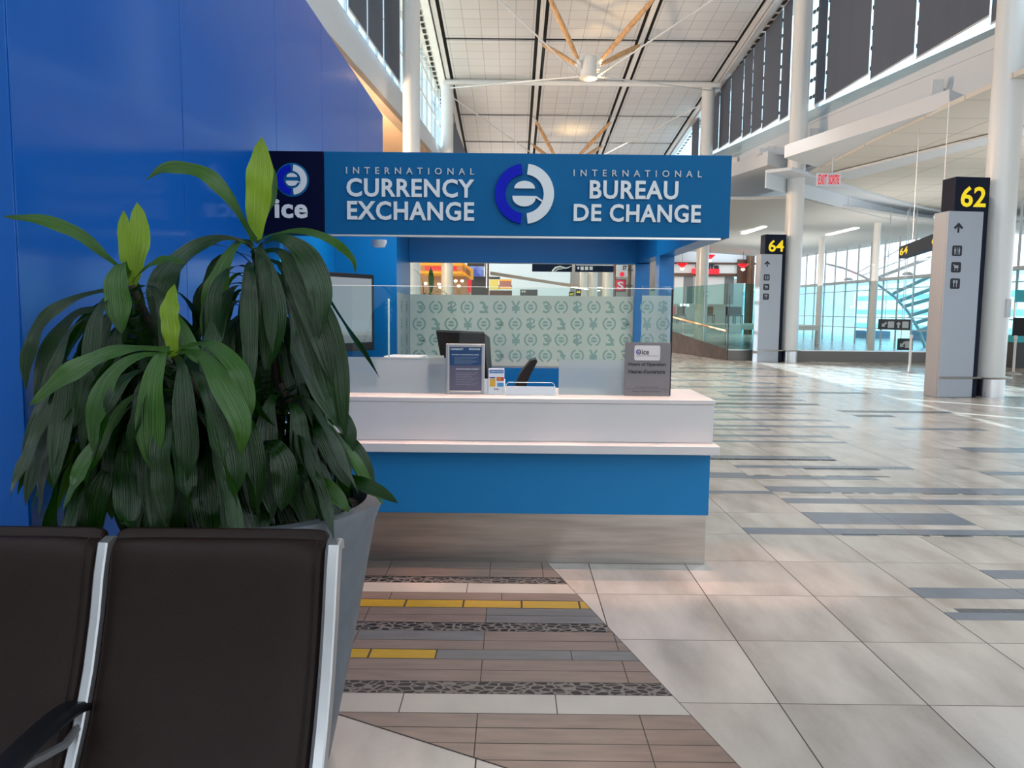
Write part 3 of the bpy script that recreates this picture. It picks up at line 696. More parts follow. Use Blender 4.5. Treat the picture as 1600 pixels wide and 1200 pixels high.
# brochure holder behind the frosted band
BYh = GY + .03; A = onY(668, 612, BYh); B = onY(693, 556, BYh)
bh = T('brochure_holder', 'clear leaflet holder with lilac and gold leaflets behind frosted glass', 'leaflet holder', ((A.x + B.x) / 2, BYh, Zc))
hm = MB(); hm.box((A.x, BYh + .03, Zc + .001), (B.x, BYh + .034, B.z)); hm.box((A.x, BYh, Zc + .001), (B.x, BYh + .003, Zc + .10)); hm.box((A.x, BYh, Zc + .001), (A.x + .003, BYh + .034, B.z - .03)); hm.box((B.x - .003, BYh, Zc + .001), (B.x, BYh + .034, B.z - .03))
hm.build('holder', M['paper'], bh)
M['lilac'] = mat('leaflet_lilac', (.24, .20, .33), .5); M['gold'] = mat('leaflet_gold', (.50, .33, .10), .5)
MB().box((A.x + .006, BYh + .006, Zc + .004), (B.x - .006, BYh + .02, B.z - .055)).build('leaflet', M['lilac'], bh)
MB().prism([(A.x + .006, BYh + .006, B.z - .054), (B.x - .006, BYh + .006, B.z - .054), (B.x - .006, BYh + .006, B.z - .012), (A.x + .006, BYh + .006, B.z - .012)], (0, .014, 0)).build('leaflet', M['gold'], bh)

# card stand
SYc = GY - .045; A = onY(763, 613, SYc); B = onY(788, 576, SYc)
cs = T('card_stand', 'white payment card stand with credit card stickers beside the notice frame', 'card stand', ((A.x + B.x) / 2, SYc, Zc))
cm = MB(); cm.box((A.x, SYc, Zc + .001), (B.x, SYc + .028, B.z)); cm.box((A.x - .03, SYc + .012, Zc + .001), (B.x + .006, SYc + .05, B.z - .07)); cm.build('body', M['paper'], cs, bevel=.002)
q3 = lambda x, y: onY(x, y, SYc - .001)
def sticker(x0, x1, y0, y1, c, nm='sticker'):
    a = q3(x0, y1); b = q3(x1, y0); return MB().box((a.x, SYc - .0015, a.z), (b.x, SYc - .0002, b.z)).build(nm, c, cs)
M['stblue'] = mat('sticker_blue', (.02, .14, .40), .4); M['stred'] = mat('sticker_red', (.55, .05, .05), .4); M['stgold'] = mat('sticker_gold', (.65, .36, .05), .4); M['stcyan'] = mat('sticker_cyan', (.05, .25, .50), .4)
sticker(765, 787, 578, 583, M['stblue']); sticker(776, 787.5, 589, 595, M['stred']); sticker(765, 774, 592, 604, M['stgold']); sticker(777, 787, 598, 604, M['stcyan']); sticker(765, 774, 589, 591, M['stblue'])
tx = MultiMB()
ptext('CURRENCY EXCHANGE', 766, 786, 579.4, 581.6, mb=tx, Q=lambda a, b, d=0: onY(a, b, SYc - .003), bold=.03)
tx.build('lettering', M['letter'], cs)
tx = MultiMB(); c = q3(779.5, 592); 
for dx, in ((0,), (.008,)):
    tx.tube([(c.x + dx, SYc - .002, c.z), (c.x + dx, SYc - .003, c.z)], .0075, 20)
tx.build('emblem', M['stgold'], cs)
tx = MultiMB(); ptext('VISA', 766, 773.5, 589.2, 591, mb=tx, Q=lambda a, b, d=0: onY(a, b, SYc - .004), bold=.03); ptext('ice', 772, 779, 606, 609, mb=tx, Q=lambda a, b, d=0: onY(a, b, SYc - .004), bold=.02)
tx.build('lettering', M['plaqueink'], cs)

# acrylic tray
TY = GY - .07; A = onY(790, 617, TY); B = onY(868, 604, TY)
tr = T('acrylic_tray', 'low clear acrylic money tray in the screen opening', 'tray', ((A.x + B.x) / 2, TY, Zc))
tm = MB(); zt_ = onY(829, 599.5, TY).z
tm.box((A.x, TY, Zc + .001), (B.x, TY + .004, B.z)); tm.build('front_wall', M['paper'], tr)['label'] = 'frosted white front'
MB().box((A.x, TY + .006, Zc + .001), (B.x, TY + .16, Zc + .006)).build('base', M['glass'], tr)
MB().tube([(A.x + .002, TY + .08, Zc + .004), (A.x + .002, TY + .08, zt_ - .015), (A.x + .016, TY + .08, zt_), (B.x - .016, TY + .08, zt_), (B.x - .002, TY + .08, zt_ - .015), (B.x - .002, TY + .08, Zc + .004)], .0022, 8).build('rim', M['glass_edge'], tr)

# things inside the booth
dz = .86
dk = T('booth_desk', 'white work desk inside the booth behind the glass', 'desk', (0, 5.9, 0))
MB().box((-.95, CY + D2 + .04, dz - .03), (gx1 - .05, 6.1, dz)).build('desktop', M['corian'], dk)
for xx in (-.9, 0, gx1 - .2): MB().box((xx, 5.5, 0), (xx + .04, 6.0, dz - .031)).build('leg', M['steel2'], dk)

MY = 5.65; pc = [onY(681, 518, MY), onY(757, 521, MY), onY(763, 588, MY + .1), onY(698, 588, MY + .1)]
cmn = T('computer_monitor', 'black computer monitor seen from behind over the notice frame', 'monitor', (bx(722, MY, 560), MY, dz))
MB().prism([pc[0], pc[1], Vector((pc[2].x, MY + .1, dz + .12)), Vector((pc[3].x, MY + .1, dz + .12))], (-.004, .05, .012)).build('housing', M['black'], cmn, bevel=.006)
MB().prism([Vector((pc[1].x + .001, MY, pc[1].z)), Vector((pc[1].x + .03, MY + .3, pc[1].z - .04)), Vector((pc[2].x + .04, MY + .3, dz + .02)), Vector((pc[2].x + .001, MY + .1, dz + .1))], (-.01, 0, 0)).build('side_panel', M['black'], cmn)
MB().box((bx(722, MY) - .03, MY + .12, dz + .001), (bx(722, MY) + .03, MY + .16, dz + .2)).build('stand', M['black'], cmn)
MB().box((bx(722, MY) - .12, MY + .06, dz + .001), (bx(722, MY) + .12, MY + .25, dz + .012)).build('stand_base', M['black'], cmn)

KY = 5.5
ks = T('display_stand', 'slanted black device leaning behind the money tray', 'monitor', (bx(822, KY, 600), KY, dz))
K = [onY(x, y, KY) for x, y in ((804, 606), (822, 604), (828, 588), (840, 565), (838, 561), (829, 564), (816, 580), (809, 592))]
MB().prism(K, (0, .22, 0)).build('housing', M['black'], ks, bevel=.003)
MB().box((K[0].x, KY + .02, dz + .001), (K[1].x, KY + .2, K[0].z + .002)).build('base', M['black'], ks)

bxo = T('card_terminal', 'grey box shaped device blurred behind right frosted panel', 'card terminal', (bx(962, GY + .12, 600), GY + .12, Zc))
A = onY(946, 616, GY + .10); B = onY(975, 583, GY + .10)
MB().box((A.x, GY + .10, Zc + .001), (B.x, GY + .22, B.z)).build('body', mat('device_grey', (.10, .10, .09), .5), bxo, bevel=.006)
C1 = onY(954, 602, GY + .1); C2 = onY(968, 591, GY + .1)
MB().box((C1.x, GY + .094, C1.z), (C2.x, GY + .099, C2.z)).build('label_plate', M['paper'], bxo)

pp = tag(MB().prism([onY(600, 559, 5.6) + Vector((0, 0, 0)), onY(655, 560, 5.6), onY(668, 557, 6.0), onY(615, 556, 6.0)], (0, 0, .012)).build('paper_stack', M['paper']), 'stack of white papers on shelf behind the frosted band', 'papers')
sh = tag(MB().box((bx(590, 5.6), 5.55, dz + .001), (bx(672, 5.6), 6.05, onY(628, 561, 5.6).z - .006)).build('paper_shelf', M['corian']), 'white low shelf unit on the booth desk under papers', 'shelf')

# wall screen
a = onY(505, 484, 5.9); b = onY(585, 484, 6.42)
tvn = Vector((b.y - a.y, -(b.x - a.x), 0)).normalized()
tvt = onY(505, 424, 5.9).z; tvb = onY(520, 552, 5.9).z
tv = T('wall_television', 'angled black glossy screen on the booth left wall', 'television', (a.x, a.y, tvb))
U = Vector((b.x - a.x, b.y - a.y, 0)); A0 = Vector((a.x, a.y, tvb)); Hh = Vector((0, 0, tvt - tvb))
MB().prism([A0, A0 + U, A0 + U + Hh, A0 + Hh], -tvn * .07).build('housing', M['black'], tv, bevel=.006)
i0 = U * .06; j0 = Hh * .07
MB().prism([A0 + i0 + j0 * 1.6, A0 + U - i0 + j0 * 1.6, A0 + U - i0 + Hh - j0 * .8, A0 + i0 + Hh - j0 * .8], tvn * .002).build('screen', M['screen'], tv)
MB().box((WX + .031, a.y + .1, tvb + .25), (a.x - .02, a.y + .35, tvt - .25)).build('wall_bracket', M['black'], tv)

# staff chair behind the plant
oc = T('office_chair', 'black high backed office chair behind counter, mostly hidden by plant', 'chair', (-1.18, 5.62, 0))
bk = MB(); n = 9
prof = [(.20 * (1 - abs((t / (n - 1)) * 2 - 1) ** 4 * .35), t / (n - 1)) for t in range(n)]
for t in range(n - 1): pass
pts = [(-1.18 - w_, 5.78, .55 + .55 * h_) for w_, h_ in prof] + [(-1.18 + w_, 5.78, .55 + .55 * h_) for w_, h_ in prof[::-1]]
bk.prism(pts, (0, .07, 0)).build('backrest', M['black'], oc, bevel=.015)
MB().box((-1.40, 5.62, .46), (-.96, 5.84, .54)).build('seat', M['black'], oc, bevel=.02)
MB().tube([(-1.18, 5.62, .08), (-1.18, 5.62, .46)], .03).build('column', M['steel2'], oc)
for t in range(5):
    w = 2 * math.pi * t / 5; MB().tube([(-1.18, 5.62, .09), (-1.18 + .24 * math.cos(w), 5.62 + .24 * math.sin(w), .05)], .018).build('leg', M['black'], oc)

# ================================================================ HALL
LP0 = Vector((-5.5, 0, 0)); LD = Vector((.055, 1, 0)).normalized(); LN = Vector((1, -.055, 0)).normalized()      # left upper wall
RP0 = Vector((10.82, 0, 0)); RD = Vector((-.035, 1, 0)).normalized(); RN = Vector((-1, -.035, 0)).normalized()   # right upper wall
onL = lambda px, py: onp(px, py, LP0, LN)
onR = lambda px, py: onp(px, py, RP0, RN)
RH = lambda y: EYE.z + 13.87 - (124.0 / FPX) * y * 1.0      # roof underside height
RXL, RXR = -2.97, 8.93
def lineZ(plane, p, q):
    a, b = plane(*p), plane(*q)
    return lambda y: a.z + (b.z - a.z) * (y - a.y) / (b.y - a.y)
sillR = lineZ(onR, (1547, 46), (1120, 238)); topR = lineZ(onR, (1235, 0), (1112, 132))
sillL = lineZ(onL, (560, 47), (695, 240)); botL = lineZ(onL, (560, 117), (655, 222))
Rx = lambda y: RP0.x - .035 * y
Lx = lambda y: LP0.x + .055 * y

# ceiling: three bays of panels between dark joints
cross = [6.6 + 4.2 * i for i in range(14)]           # 27.6, 31.8, ...
raft = [RXL, .98, 4.97, RXR]
cm = MB()
gx, gy = .23, .12
for i in range(len(cross) - 1):
    for j in range(3):
        a, b = cross[i], cross[i + 1]; x0, x1 = raft[j] + gx, raft[j + 1] - gx
        P = [(x0, a + gy, RH(a + gy)), (x1, a + gy, RH(a + gy)), (x1, b - gy, RH(b - gy)), (x0, b - gy, RH(b - gy))]
        cm.prism(P, (0, 0, .06), 0)
for x in raft:                                       # white rafters between the dark joints
    cm.prism([(x - .09, cross[0], RH(cross[0]) - .03), (x + .09, cross[0], RH(cross[0]) - .03), (x + .09, cross[-1], RH(cross[-1]) - .03), (x - .09, cross[-1], RH(cross[-1]) - .03)], (0, 0, .1), 1)
cm.prism([(RXL - .5, -14, RH(-14) + .12), (RXR + .5, -14, RH(-14) + .12), (RXR + .5, 62, RH(62) + .12), (RXL - .5, 62, RH(62) + .12)], (0, 0, .2), 2)
struct(cm.build('ceiling', [M['ceil'], M['white'], M['dark']]))
# edge beams and eaves along both sides
for nm, xe, fx, s in (('trim_3', RXL, Lx, -1), ('trim_4', RXR, Rx, 1)):
    e = MB()
    for k in range(14):
        a, b = 6.0 + 4 * k, 10.0 + 4 * k
        o0, o1 = xe + s * .14, xe + s * .42
        e.prism([(o0, a, RH(a) - .10), (o1, a, RH(a) - .02), (o1, b, RH(b) - .02), (o0, b, RH(b) - .10)], (0, 0, .2), 0)
        xa, xb = fx(a), fx(b)
        if (xa - o1) * s > 0.05: e.prism([(o1, a, RH(a) + .02), (xa + s * .4, a, RH(a) + .05), (xb + s * .4, b, RH(b) + .05), (o1, b, RH(b) + .02)], (0, 0, .15), 0)
        for h in range(8):
            y = a + .5 * h; xx = o1 + s * .08
            e.box((xx, y, RH(y) - .04), (xx + s * .12, y + .34, RH(y) - .01), 1)
    struct(e.build(nm, [M['white'], M['dark']]))

# columns
def column(name, x, y, r, label, ring=None, base=None, top=None, foot=0):
    t = T(name, label, 'column', (x, y, 0), 'round white hall columns')
    MB().lathe((x, y, 0), [(r, foot), (r, top or RH(y) - .1)], 40).build('shaft', M['colw'], t, smooth=True)
    if base: MB().lathe((x, y, 0), [(r + .012, 0), (r + .012, base)], 40).build('base_cladding', M['steel2'], t, smooth=True)['label'] = 'polished steel base'
    if ring: MB().lathe((x, y, 0), [(r + .10, ring), (r + .115, ring + .015), (r + .10, ring + .03)], 40).build('bumper_ring', M['steel2'], t, smooth=True)
    return t
ca = onZ(1556, 621); column('hall_column', ca.x, ca.y + .28, .28, 'white round column right behind the pylon numbered 62', ring=.36, base=.35, foot=.352)
cb = onZ(1236, 566); column('hall_column', cb.x, cb.y + .28, .28, 'white round column directly beside the pylon numbered 64', ring=.36, base=.35, foot=.352)
cc = onY(1098, 400, 36); column('hall_column', cc.x, 36, .28, 'white round column rising behind the sign right end')
l2c = onY(646, 200, 25); column('hall_column', l2c.x - .06, 25, .27, 'nearest white round column over sign left end')
l3c = onY(699, 200, 36); column('hall_column', l3c.x, 36, .27, 'farther white round column at the ceiling cross beam left end')

# cross beam at the third column pair
YB = 35.7
tag(MB().tube([(RXL - .2, YB, RH(YB) - .14), (RXR + .2, YB, RH(YB) - .14)], .115, 16).build('cross_beam', M['white'], smooth=True), 'white tube beam spanning the hall ceiling between far columns', 'beam')

# V struts with hubs
def hub(y, label):
    z = RH(y) - 2.30; t = T('strut_hub', label, 'roof hub', (2.70, y, z), 'hubs with timber struts under the roof')
    MB().lathe((2.70, y, z), [(.30, 0), (.33, .02), (.33, .08), (.30, .10), (.30, .78), (.28, .80)], 36).build('hub_drum', M['white'], t, smooth=True)
    for x, yy in ((.98, y - 2.1), (4.97, y - 2.1), (.98, y + 2.1), (4.97, y + 2.1)):
        a = Vector((2.70 + (.34 if x > 3 else -.34), y + (.18 if yy > y else -.18), z + .52)); b = Vector((x, yy, RH(yy) - .12)); dd = (b - a)
        n = 7; rr = [.055 + .045 * math.sin(math.pi * (i / (n - 1))) ** .6 for i in range(n)]
        st = MB().tube([a + dd * (.06 + .88 * i / (n - 1)) for i in range(n)], rr, 14).build('strut', M['wood'], t, smooth=True)
        f = MB(); f.tube([a - dd * .02, a + dd * .065], .06, 10); f.tube([b - dd * .06, b + dd * .03], .05, 10)
        f.box((a.x - .06, a.y - .04, a.z - .22), (a.x + .06, a.y + .04, a.z + .1)); f.build('bracket', M['white'], st, smooth=True)
    return t
def rod(a, b, label):
    t = tag(MB().tube([a, b], .028, 8).build('tie_rod', M['white'], smooth=True), label, 'tie rod', 'white tie rods under the roof'); 
    m = (Vector(a) + Vector(b)) / 2; dd = (Vector(b) - Vector(a)).normalized() * .12
    MB().tube([m - dd, m + dd], .045, 8).build('turnbuckle', M['white'], t)
hub(29.7, 'white round hub with four timber struts, nearest the camera')
hub(42.3, 'white hub with timber struts just above the sign emblem')
for hy, nm in ((29.7, 'near'), (42.3, 'far')):
    hz = RH(hy) - 2.2
    for cx_, cy_, side in ((RXL + .1, hy - 6.3 + .0, 'left'), (RXR - .1, hy - 6.3, 'right'), (RXL + .1, hy + 6.0, 'left'), (RXR - .1, hy + 6.0, 'right')):
        if cy_ > 47: continue
        near = 'before' if cy_ < hy else 'beyond'
        rod((2.70 + (.33 if cx_ > 3 else -.33), hy, hz), (cx_, cy_, RH(cy_) - .40 - (.25 if cy_ < hy and cy_ > 30 else 0)), 'thin white tie rod from the %s hub to the %s side column %s it' % (nm, side, near))

# ---- left clerestory wall
lf = MB()
for a, b in ((3, 12), (12, 22), (22, 32), (32, 42), (42, 60)):
    P = lambda y, z: (Lx(y), y, z)
    lf.prism([P(a, botL(a)), P(b, botL(b)), P(b, sillL(b)), P(a, sillL(a))], (-.35, 0, 0), 0)
    lf.prism([P(a, botL(a)), P(b, botL(b)), (-20, b, botL(b)), (-20, a, botL(a))], (0, 0, .2), 1)
lf.box((-9, -14, 0), (-8.7, 3, 13.5), 0)
lf.box((-9, -14.3, 0), (12, -14, 14.5), 0)
struct(lf.build('wall_upper_left', [M['fascia'], M['tan']])).name = 'wall_left_upper'
gl = MB(); y0, y1 = 12, 60
gl.prism([(Lx(y0), y0, sillL(y0)), (Lx(y1), y1, sillL(y1)), (Lx(y1), y1, RH(y1) + .1), (Lx(y0), y0, RH(y0) + .1)], (-.02, 0, 0))
w1 = T('window_1', 'left clerestory glazing', 'window'); del w1['label']; del w1['category']; w1['kind'] = 'structure'
gl.build('pane', thin_glass('pale_glass', (.82, .93, .98), .8), w1)
fm = MB()
for y in [15 + 1.15 * i for i in range(38)]: fm.box((Lx(y) - .06, y, sillL(y)), (Lx(y) + .02, y + .06, RH(y)))
for h in (.35, .70): fm.prism([(Lx(12), 12, sillL(12) + h * (RH(12) - sillL(12))), (Lx(60), 60, sillL(60) + h * (RH(60) - sillL(60)))] + [(Lx(60), 60, sillL(60) + h * (RH(60) - sillL(60)) + .05), (Lx(12), 12, sillL(12) + h * (RH(12) - sillL(12)) + .05)], (.04, 0, 0))
fm.build('window_frame', M['winframe'], w1)
MB().prism([(Lx(3) + .1, 3, sillL(3)), (Lx(17.2) + .1, 17.2, sillL(17.2)), (Lx(17.2) + .1, 17.2, RH(17.2)), (Lx(3) + .1, 3, RH(3))], (.02, 0, 0)).build('added_sun_shade', M['blind'], w1)  # unseen panel added to limit where the sun enters
MB().prism([(Lx(37) + .1, 37, sillL(37)), (Lx(60) + .1, 60, sillL(60)), (Lx(60) + .1, 60, RH(60)), (Lx(37) + .1, 37, RH(37))], (.02, 0, 0)).build('added_sun_shade', M['blind'], w1)  # added to stop the sun reaching the far right column
def blind(ya, yb, zb, zt, fx, side, label, group):
    s = 1 if side == 'L' else -1
    xa, xb = fx(ya) + s * .16, fx(yb) + s * .16
    o = MB().prism([(xa, ya, zb), (xb, yb, zb), (xb, yb, zt), (xa, ya, zt)], (s * .012, 0, 0)).build('window_blind', M['blind'])
    MB().tube([(xa + s * .006, ya, zb - .01), (xb + s * .006, yb, zb - .01)], .022, 8).build('bottom_bar', M['winframe'], o)
    tag(o, label, 'blind', group); return o
lbx = [533, 564.5, 590.5, 617.5]
names = ['leftmost', 'second', 'third']
for i in range(3):
    a = onL(lbx[i] + 1.3, 20).y; b = onL(lbx[i + 1] - 1.3, 20).y
    blind(a, b, sillL(a) - .02 if i else sillL(a) - .02, RH(a) - .1, Lx, 'L', 'grey roller blind high up left, %s of three beside the column' % names[i], 'left clerestory blinds')

# ---- right clerestory wall
w2 = T('window_2', '', ''); del w2['label']; del w2['category']; w2['kind'] = 'structure'
gl = MB(); y0, y1 = 11, 60
gl.prism([(Rx(y0), y0, sillR(y0)), (Rx(y1), y1, sillR(y1)), (Rx(y1), y1, RH(y1) + .1), (Rx(y0), y0, RH(y0) + .1)], (.02, 0, 0))
gl.build('pane', thin_glass('pale_glass_right', (.88, .97, 1.0), .8), w2)
gaps = [1100, 1112, 1124, 1141, 1161, 1175, 1192, 1219, 1265, 1292, 1361, 1432, 1547, 1700]
fm = MB()
for px in [1124, 1141, 1161, 1175, 1192, 1219, 1268, 1273, 1292, 1361, 1432, 1547]:
    y = onR(px, 150).y
    for dz_ in range(10):
        z = sillR(y) + .55 * dz_ + .35
        if z < RH(y): fm.box((Rx(y) - .05, y - .07, z), (Rx(y) + .0, y + .07, z + .10), 1)
for px in (1259.5, 1277): y = onR(px, 150).y; fm.box((Rx(y) - .06, y - .03, sillR(y)), (Rx(y) + .06, y + .03, RH(y)), 0)
for k in range(12):
    a, b = 11 + 4 * k, 15 + 4 * k
    for hh, dd in ((topR, .0),):
        fm.prism([(Rx(a), a, hh(a)), (Rx(b), b, hh(b)), (Rx(b), b, hh(b) + .10), (Rx(a), a, hh(a) + .10)], (-.25, 0, 0), 0)
    fm.box((Rx(a) - .05, a, topR(a)), (Rx(a) + .05, a + .08, RH(a)), 0)
fm.build('window_frame', [M['winframe'], M['charcoal']], w2)
ordn = ['far tiny', 'narrow far', 'far slim', 'first', 'second', 'third', 'fourth', 'fifth']
segs = [(1082, 1092), (1106.5, 1111), (1113, 1123), (1125, 1140), (1142, 1160), (1162, 1174.3), (1175.7, 1191), (1193, 1217.5), (1220.5, 1233)]
sl = ['grey blind at the far end, left of the far column', 'grey blind sliver touching the far column right side', 'slim grey blind second from the far column', 'third grey blind counted rightwards from the far column', 'fourth grey blind counted rightwards from the far column',
      'narrow fifth grey blind counted rightwards from the far column', 'sixth grey blind counted rightwards from the far column', 'wide seventh grey blind rightwards from the far column', 'last grey blind before the column beside pylon 64']
big_segs = [(1276, 1290.5, 'narrow grey blind immediately right of the middle column'), (1293.5, 1359, 'large grey blind second right of the middle column'), (1363, 1429.5, 'large grey blind third right of the middle column'), (1434.5, 1545, 'largest grey blind at the upper right'), (1549, 1640, 'grey blind partly hidden by the rightmost column')]
for (p, q_), lab in zip(segs, sl):
    a = onR(q_ + 7, 150).y; b = onR(p + 6.5, 150).y
    blind(a, b, sillR(b) + .05, topR((a + b) / 2), Rx, 'R', lab, 'right clerestory blinds')
for p, q_, lab in big_segs:
    a = onR(q_ + 7.5, 100).y; b = onR(p + 7.5, 100).y
    blind(a, b, sillR(b) + .04, topR(a) if topR(a) < RH(a) else RH(a) - .1, Rx, 'R', lab, 'right clerestory blinds')

# fascia below the right clerestory
BH = 6.05
rf = MB()
for k in range(12):
    a, b = 8 + 4.3 * k, 12.3 + 4.3 * k
    lo_ = lambda y: BH + .2 + max(0, (y - 22) * .05)
    rf.prism([(Rx(a), a, lo_(a)), (Rx(b), b, lo_(b)), (Rx(b), b, sillR(b)), (Rx(a), a, sillR(a))], (.4, 0, 0))
    rf.prism([(Rx(a), a, sillR(a) - .45), (Rx(b), b, sillR(b) - .45), (Rx(b), b, sillR(b) - .42), (Rx(a), a, sillR(a) - .42)], (-.03, 0, 0))
struct(rf.build('wall_right_upper', M['fascia']))
# sawtooth bulkheads
def bulk(name, pts, Z, h):
    P = [onZ(x, y, Z) for x, y in pts]
    struct(MB().prism(P, (0, 0, h)).build(name, M['fascia'], bevel=.01))
bulk('trim_5', [(1482, 166), (1225, 247), (1300, 268), (1552, 213), (1552, 192)], BH, .36)
bulk('trim_6', [(1199, 258), (1100, 290), (1100, 330), (1262, 284), (1250, 262), (1232, 266)], BH + .3, .45)
bulk('trim_7', [(1560, 137), (1700, 92), (1700, 190), (1576, 160)], BH, .34)
# side hall ceilings
ZT = 6.0
arc = [(1225, 262), (1262, 274), (1300, 285), (1350, 301), (1400, 315), (1440, 325), (1480, 332), (1560, 342), (1700, 352)]
A_ = [onZ(x, y, ZT) for x, y in arc]
s1 = MB()
fr_ = [onZ(x, y, ZT) for x, y in ((1700, 130), (1600, 160), (1552, 200), (1300, 268), (1225, 266))]
s1.prism([Vector((40, -14, ZT)), Vector((11, -14, ZT)), Vector((11, 8, ZT))] + [Vector((9.3, 14, ZT)), Vector((9.2, 20.5, ZT))] + A_[1:] , (0, 0, .1), 0)
s1b = MB()
for i in range(len(A_) - 1):
    a, b = A_[i], A_[i + 1]; n = Vector((b.y - a.y, -(b.x - a.x), 0)).normalized() * -1.0
    if n.y < 0: n = -n
    w = .55
    s1b.prism([a - n * .25, b - n * .25, b + n * w, a + n * w], (0, 0, -.10), 0)
    s1b.prism([a + n * w, b + n * w, b + n * (w + .05), a + n * (w + .05)], (0, 0, -.55), 0)
# straight white ceiling bands following the bulkhead
q0 = [onZ(x, y, ZT - .02) for x, y in ((1297, 270), (1600, 196), (1600, 206), (1330, 277))]
s1b.prism(q0, (0, 0, -.07), 0)
struct(s1.build('ceiling_side', M['ceiltile']))
struct(s1b.build('trim_8', M['fascia'], bevel=.01))
ZC = 5.45
C0 = [onZ(x, y, ZC) for x, y in ((1120, 312), (1180, 312), (1240, 310), (1300, 322), (1400, 338), (1480, 348), (1600, 360), (1800, 372))]
C1 = [onZ(x, y, ZC) for x, y in ((1480, 358), (1300, 392), (1250, 404))]
s2 = MB().prism(C0[:-1] + [Vector((38, 18, ZC))] + [Vector((21, 33, ZC)), Vector((20.5, 47, ZC)), Vector((20, 56, ZC)), Vector((5, 56, ZC + .9))], (0, 0, .1))
s2.build('x', M['ceil2']).name = 'ceiling_far'
struct(bpy.data.objects['ceiling_far'])
# ceiling lamps of the side hall
for x, y, lab in ((1177, 360, 'short bright ceiling lamp strip above the pylon 64'), (1315, 362, 'small ceiling lamp strip near the curtain wall'), (1272, 400, 'ceiling lamp strip low beside the middle column')):
    p = onZ(x, y, ZC - .03); L_ = 1.6
    t = MB().box((p.x - .12, p.y - L_, ZC - .05), (p.x + .12, p.y + L_, ZC - .005)).build('ceiling_lamp', M['lampstrip']); tag(t, lab, 'ceiling lamp', 'side hall ceiling lamps')
# exit sign
ey = 22.5; a = onY(1278, 285, ey); b = onY(1312, 289, ey + .0)
ex = T('exit_sign', 'red illuminated exit sign hanging under the side ceiling', 'exit sign', (a.x, ey, a.z))
v0 = onY(1279, 283, ey); v1 = onY(1311, 290, ey); vt = onY(1279, 272, ey)
MB().box((v0.x - .05, ey + .012, v1.z - .02), (v1.x + .05, ey + .06, vt.z + .03)).build('housing', M['fascia'], ex)
em = MB(); text_on(em, 'EXIT', Vector((v0.x, ey, v1.z + .03)), Vector(((v1.x - v0.x) * .40, 0, 0)), Vector((0, 0, (vt.z - v1.z) * .85)), bold=.015)
em.build('lettering', M['red'], ex); em = MB()
text_on(em, 'SORTIE', Vector((v0.x + (v1.x - v0.x) * .48, ey, v1.z + .03)), Vector(((v1.x - v0.x) * .52, 0, 0)), Vector((0, 0, (vt.z - v1.z) * .85)), bold=.015)
em.build('lettering', M['red'], ex)
MB().tube([(v1.x - .2, ey + .03, vt.z + .03), (v1.x - .2, ey + .03, ZT + .1)], .015, 6).build('hanger', M['fascia'], ex)
# box speakers on the fascia
for i, (x, y, lab) in enumerate(((1148, 252, 'small white box speaker nearest the sign corner'), (1204, 236, 'white box speaker left of the middle column'), (1272, 209, 'white box speaker right of the middle column'), (1464, 136, 'largest white box speaker at the upper right'))):
    p = onR(x, y); p = p + (EYE - p).normalized() * .55; y_ = p.y; t = T('wall_speaker', lab, 'speaker', (p.x, p.y, p.z), 'box speakers on the right fascia'); s = .17
    mm = Matrix.Translation(p) @ Matrix.Rotation(math.radians(-18), 4, 'Z') @ Matrix.Rotation(math.radians(10), 4, 'X')
    MB(mm).box((-s * .75, -s * .6, -s), (s * .75, s * .6, s)).build('cabinet', M['white'], t, bevel=.02)
    MB().tube([p + Vector((s * .6, .02, -.02)), Vector((Rx(p.y), p.y + .15, p.z - .03))], .03, 8).build('bracket', M['white'], t)

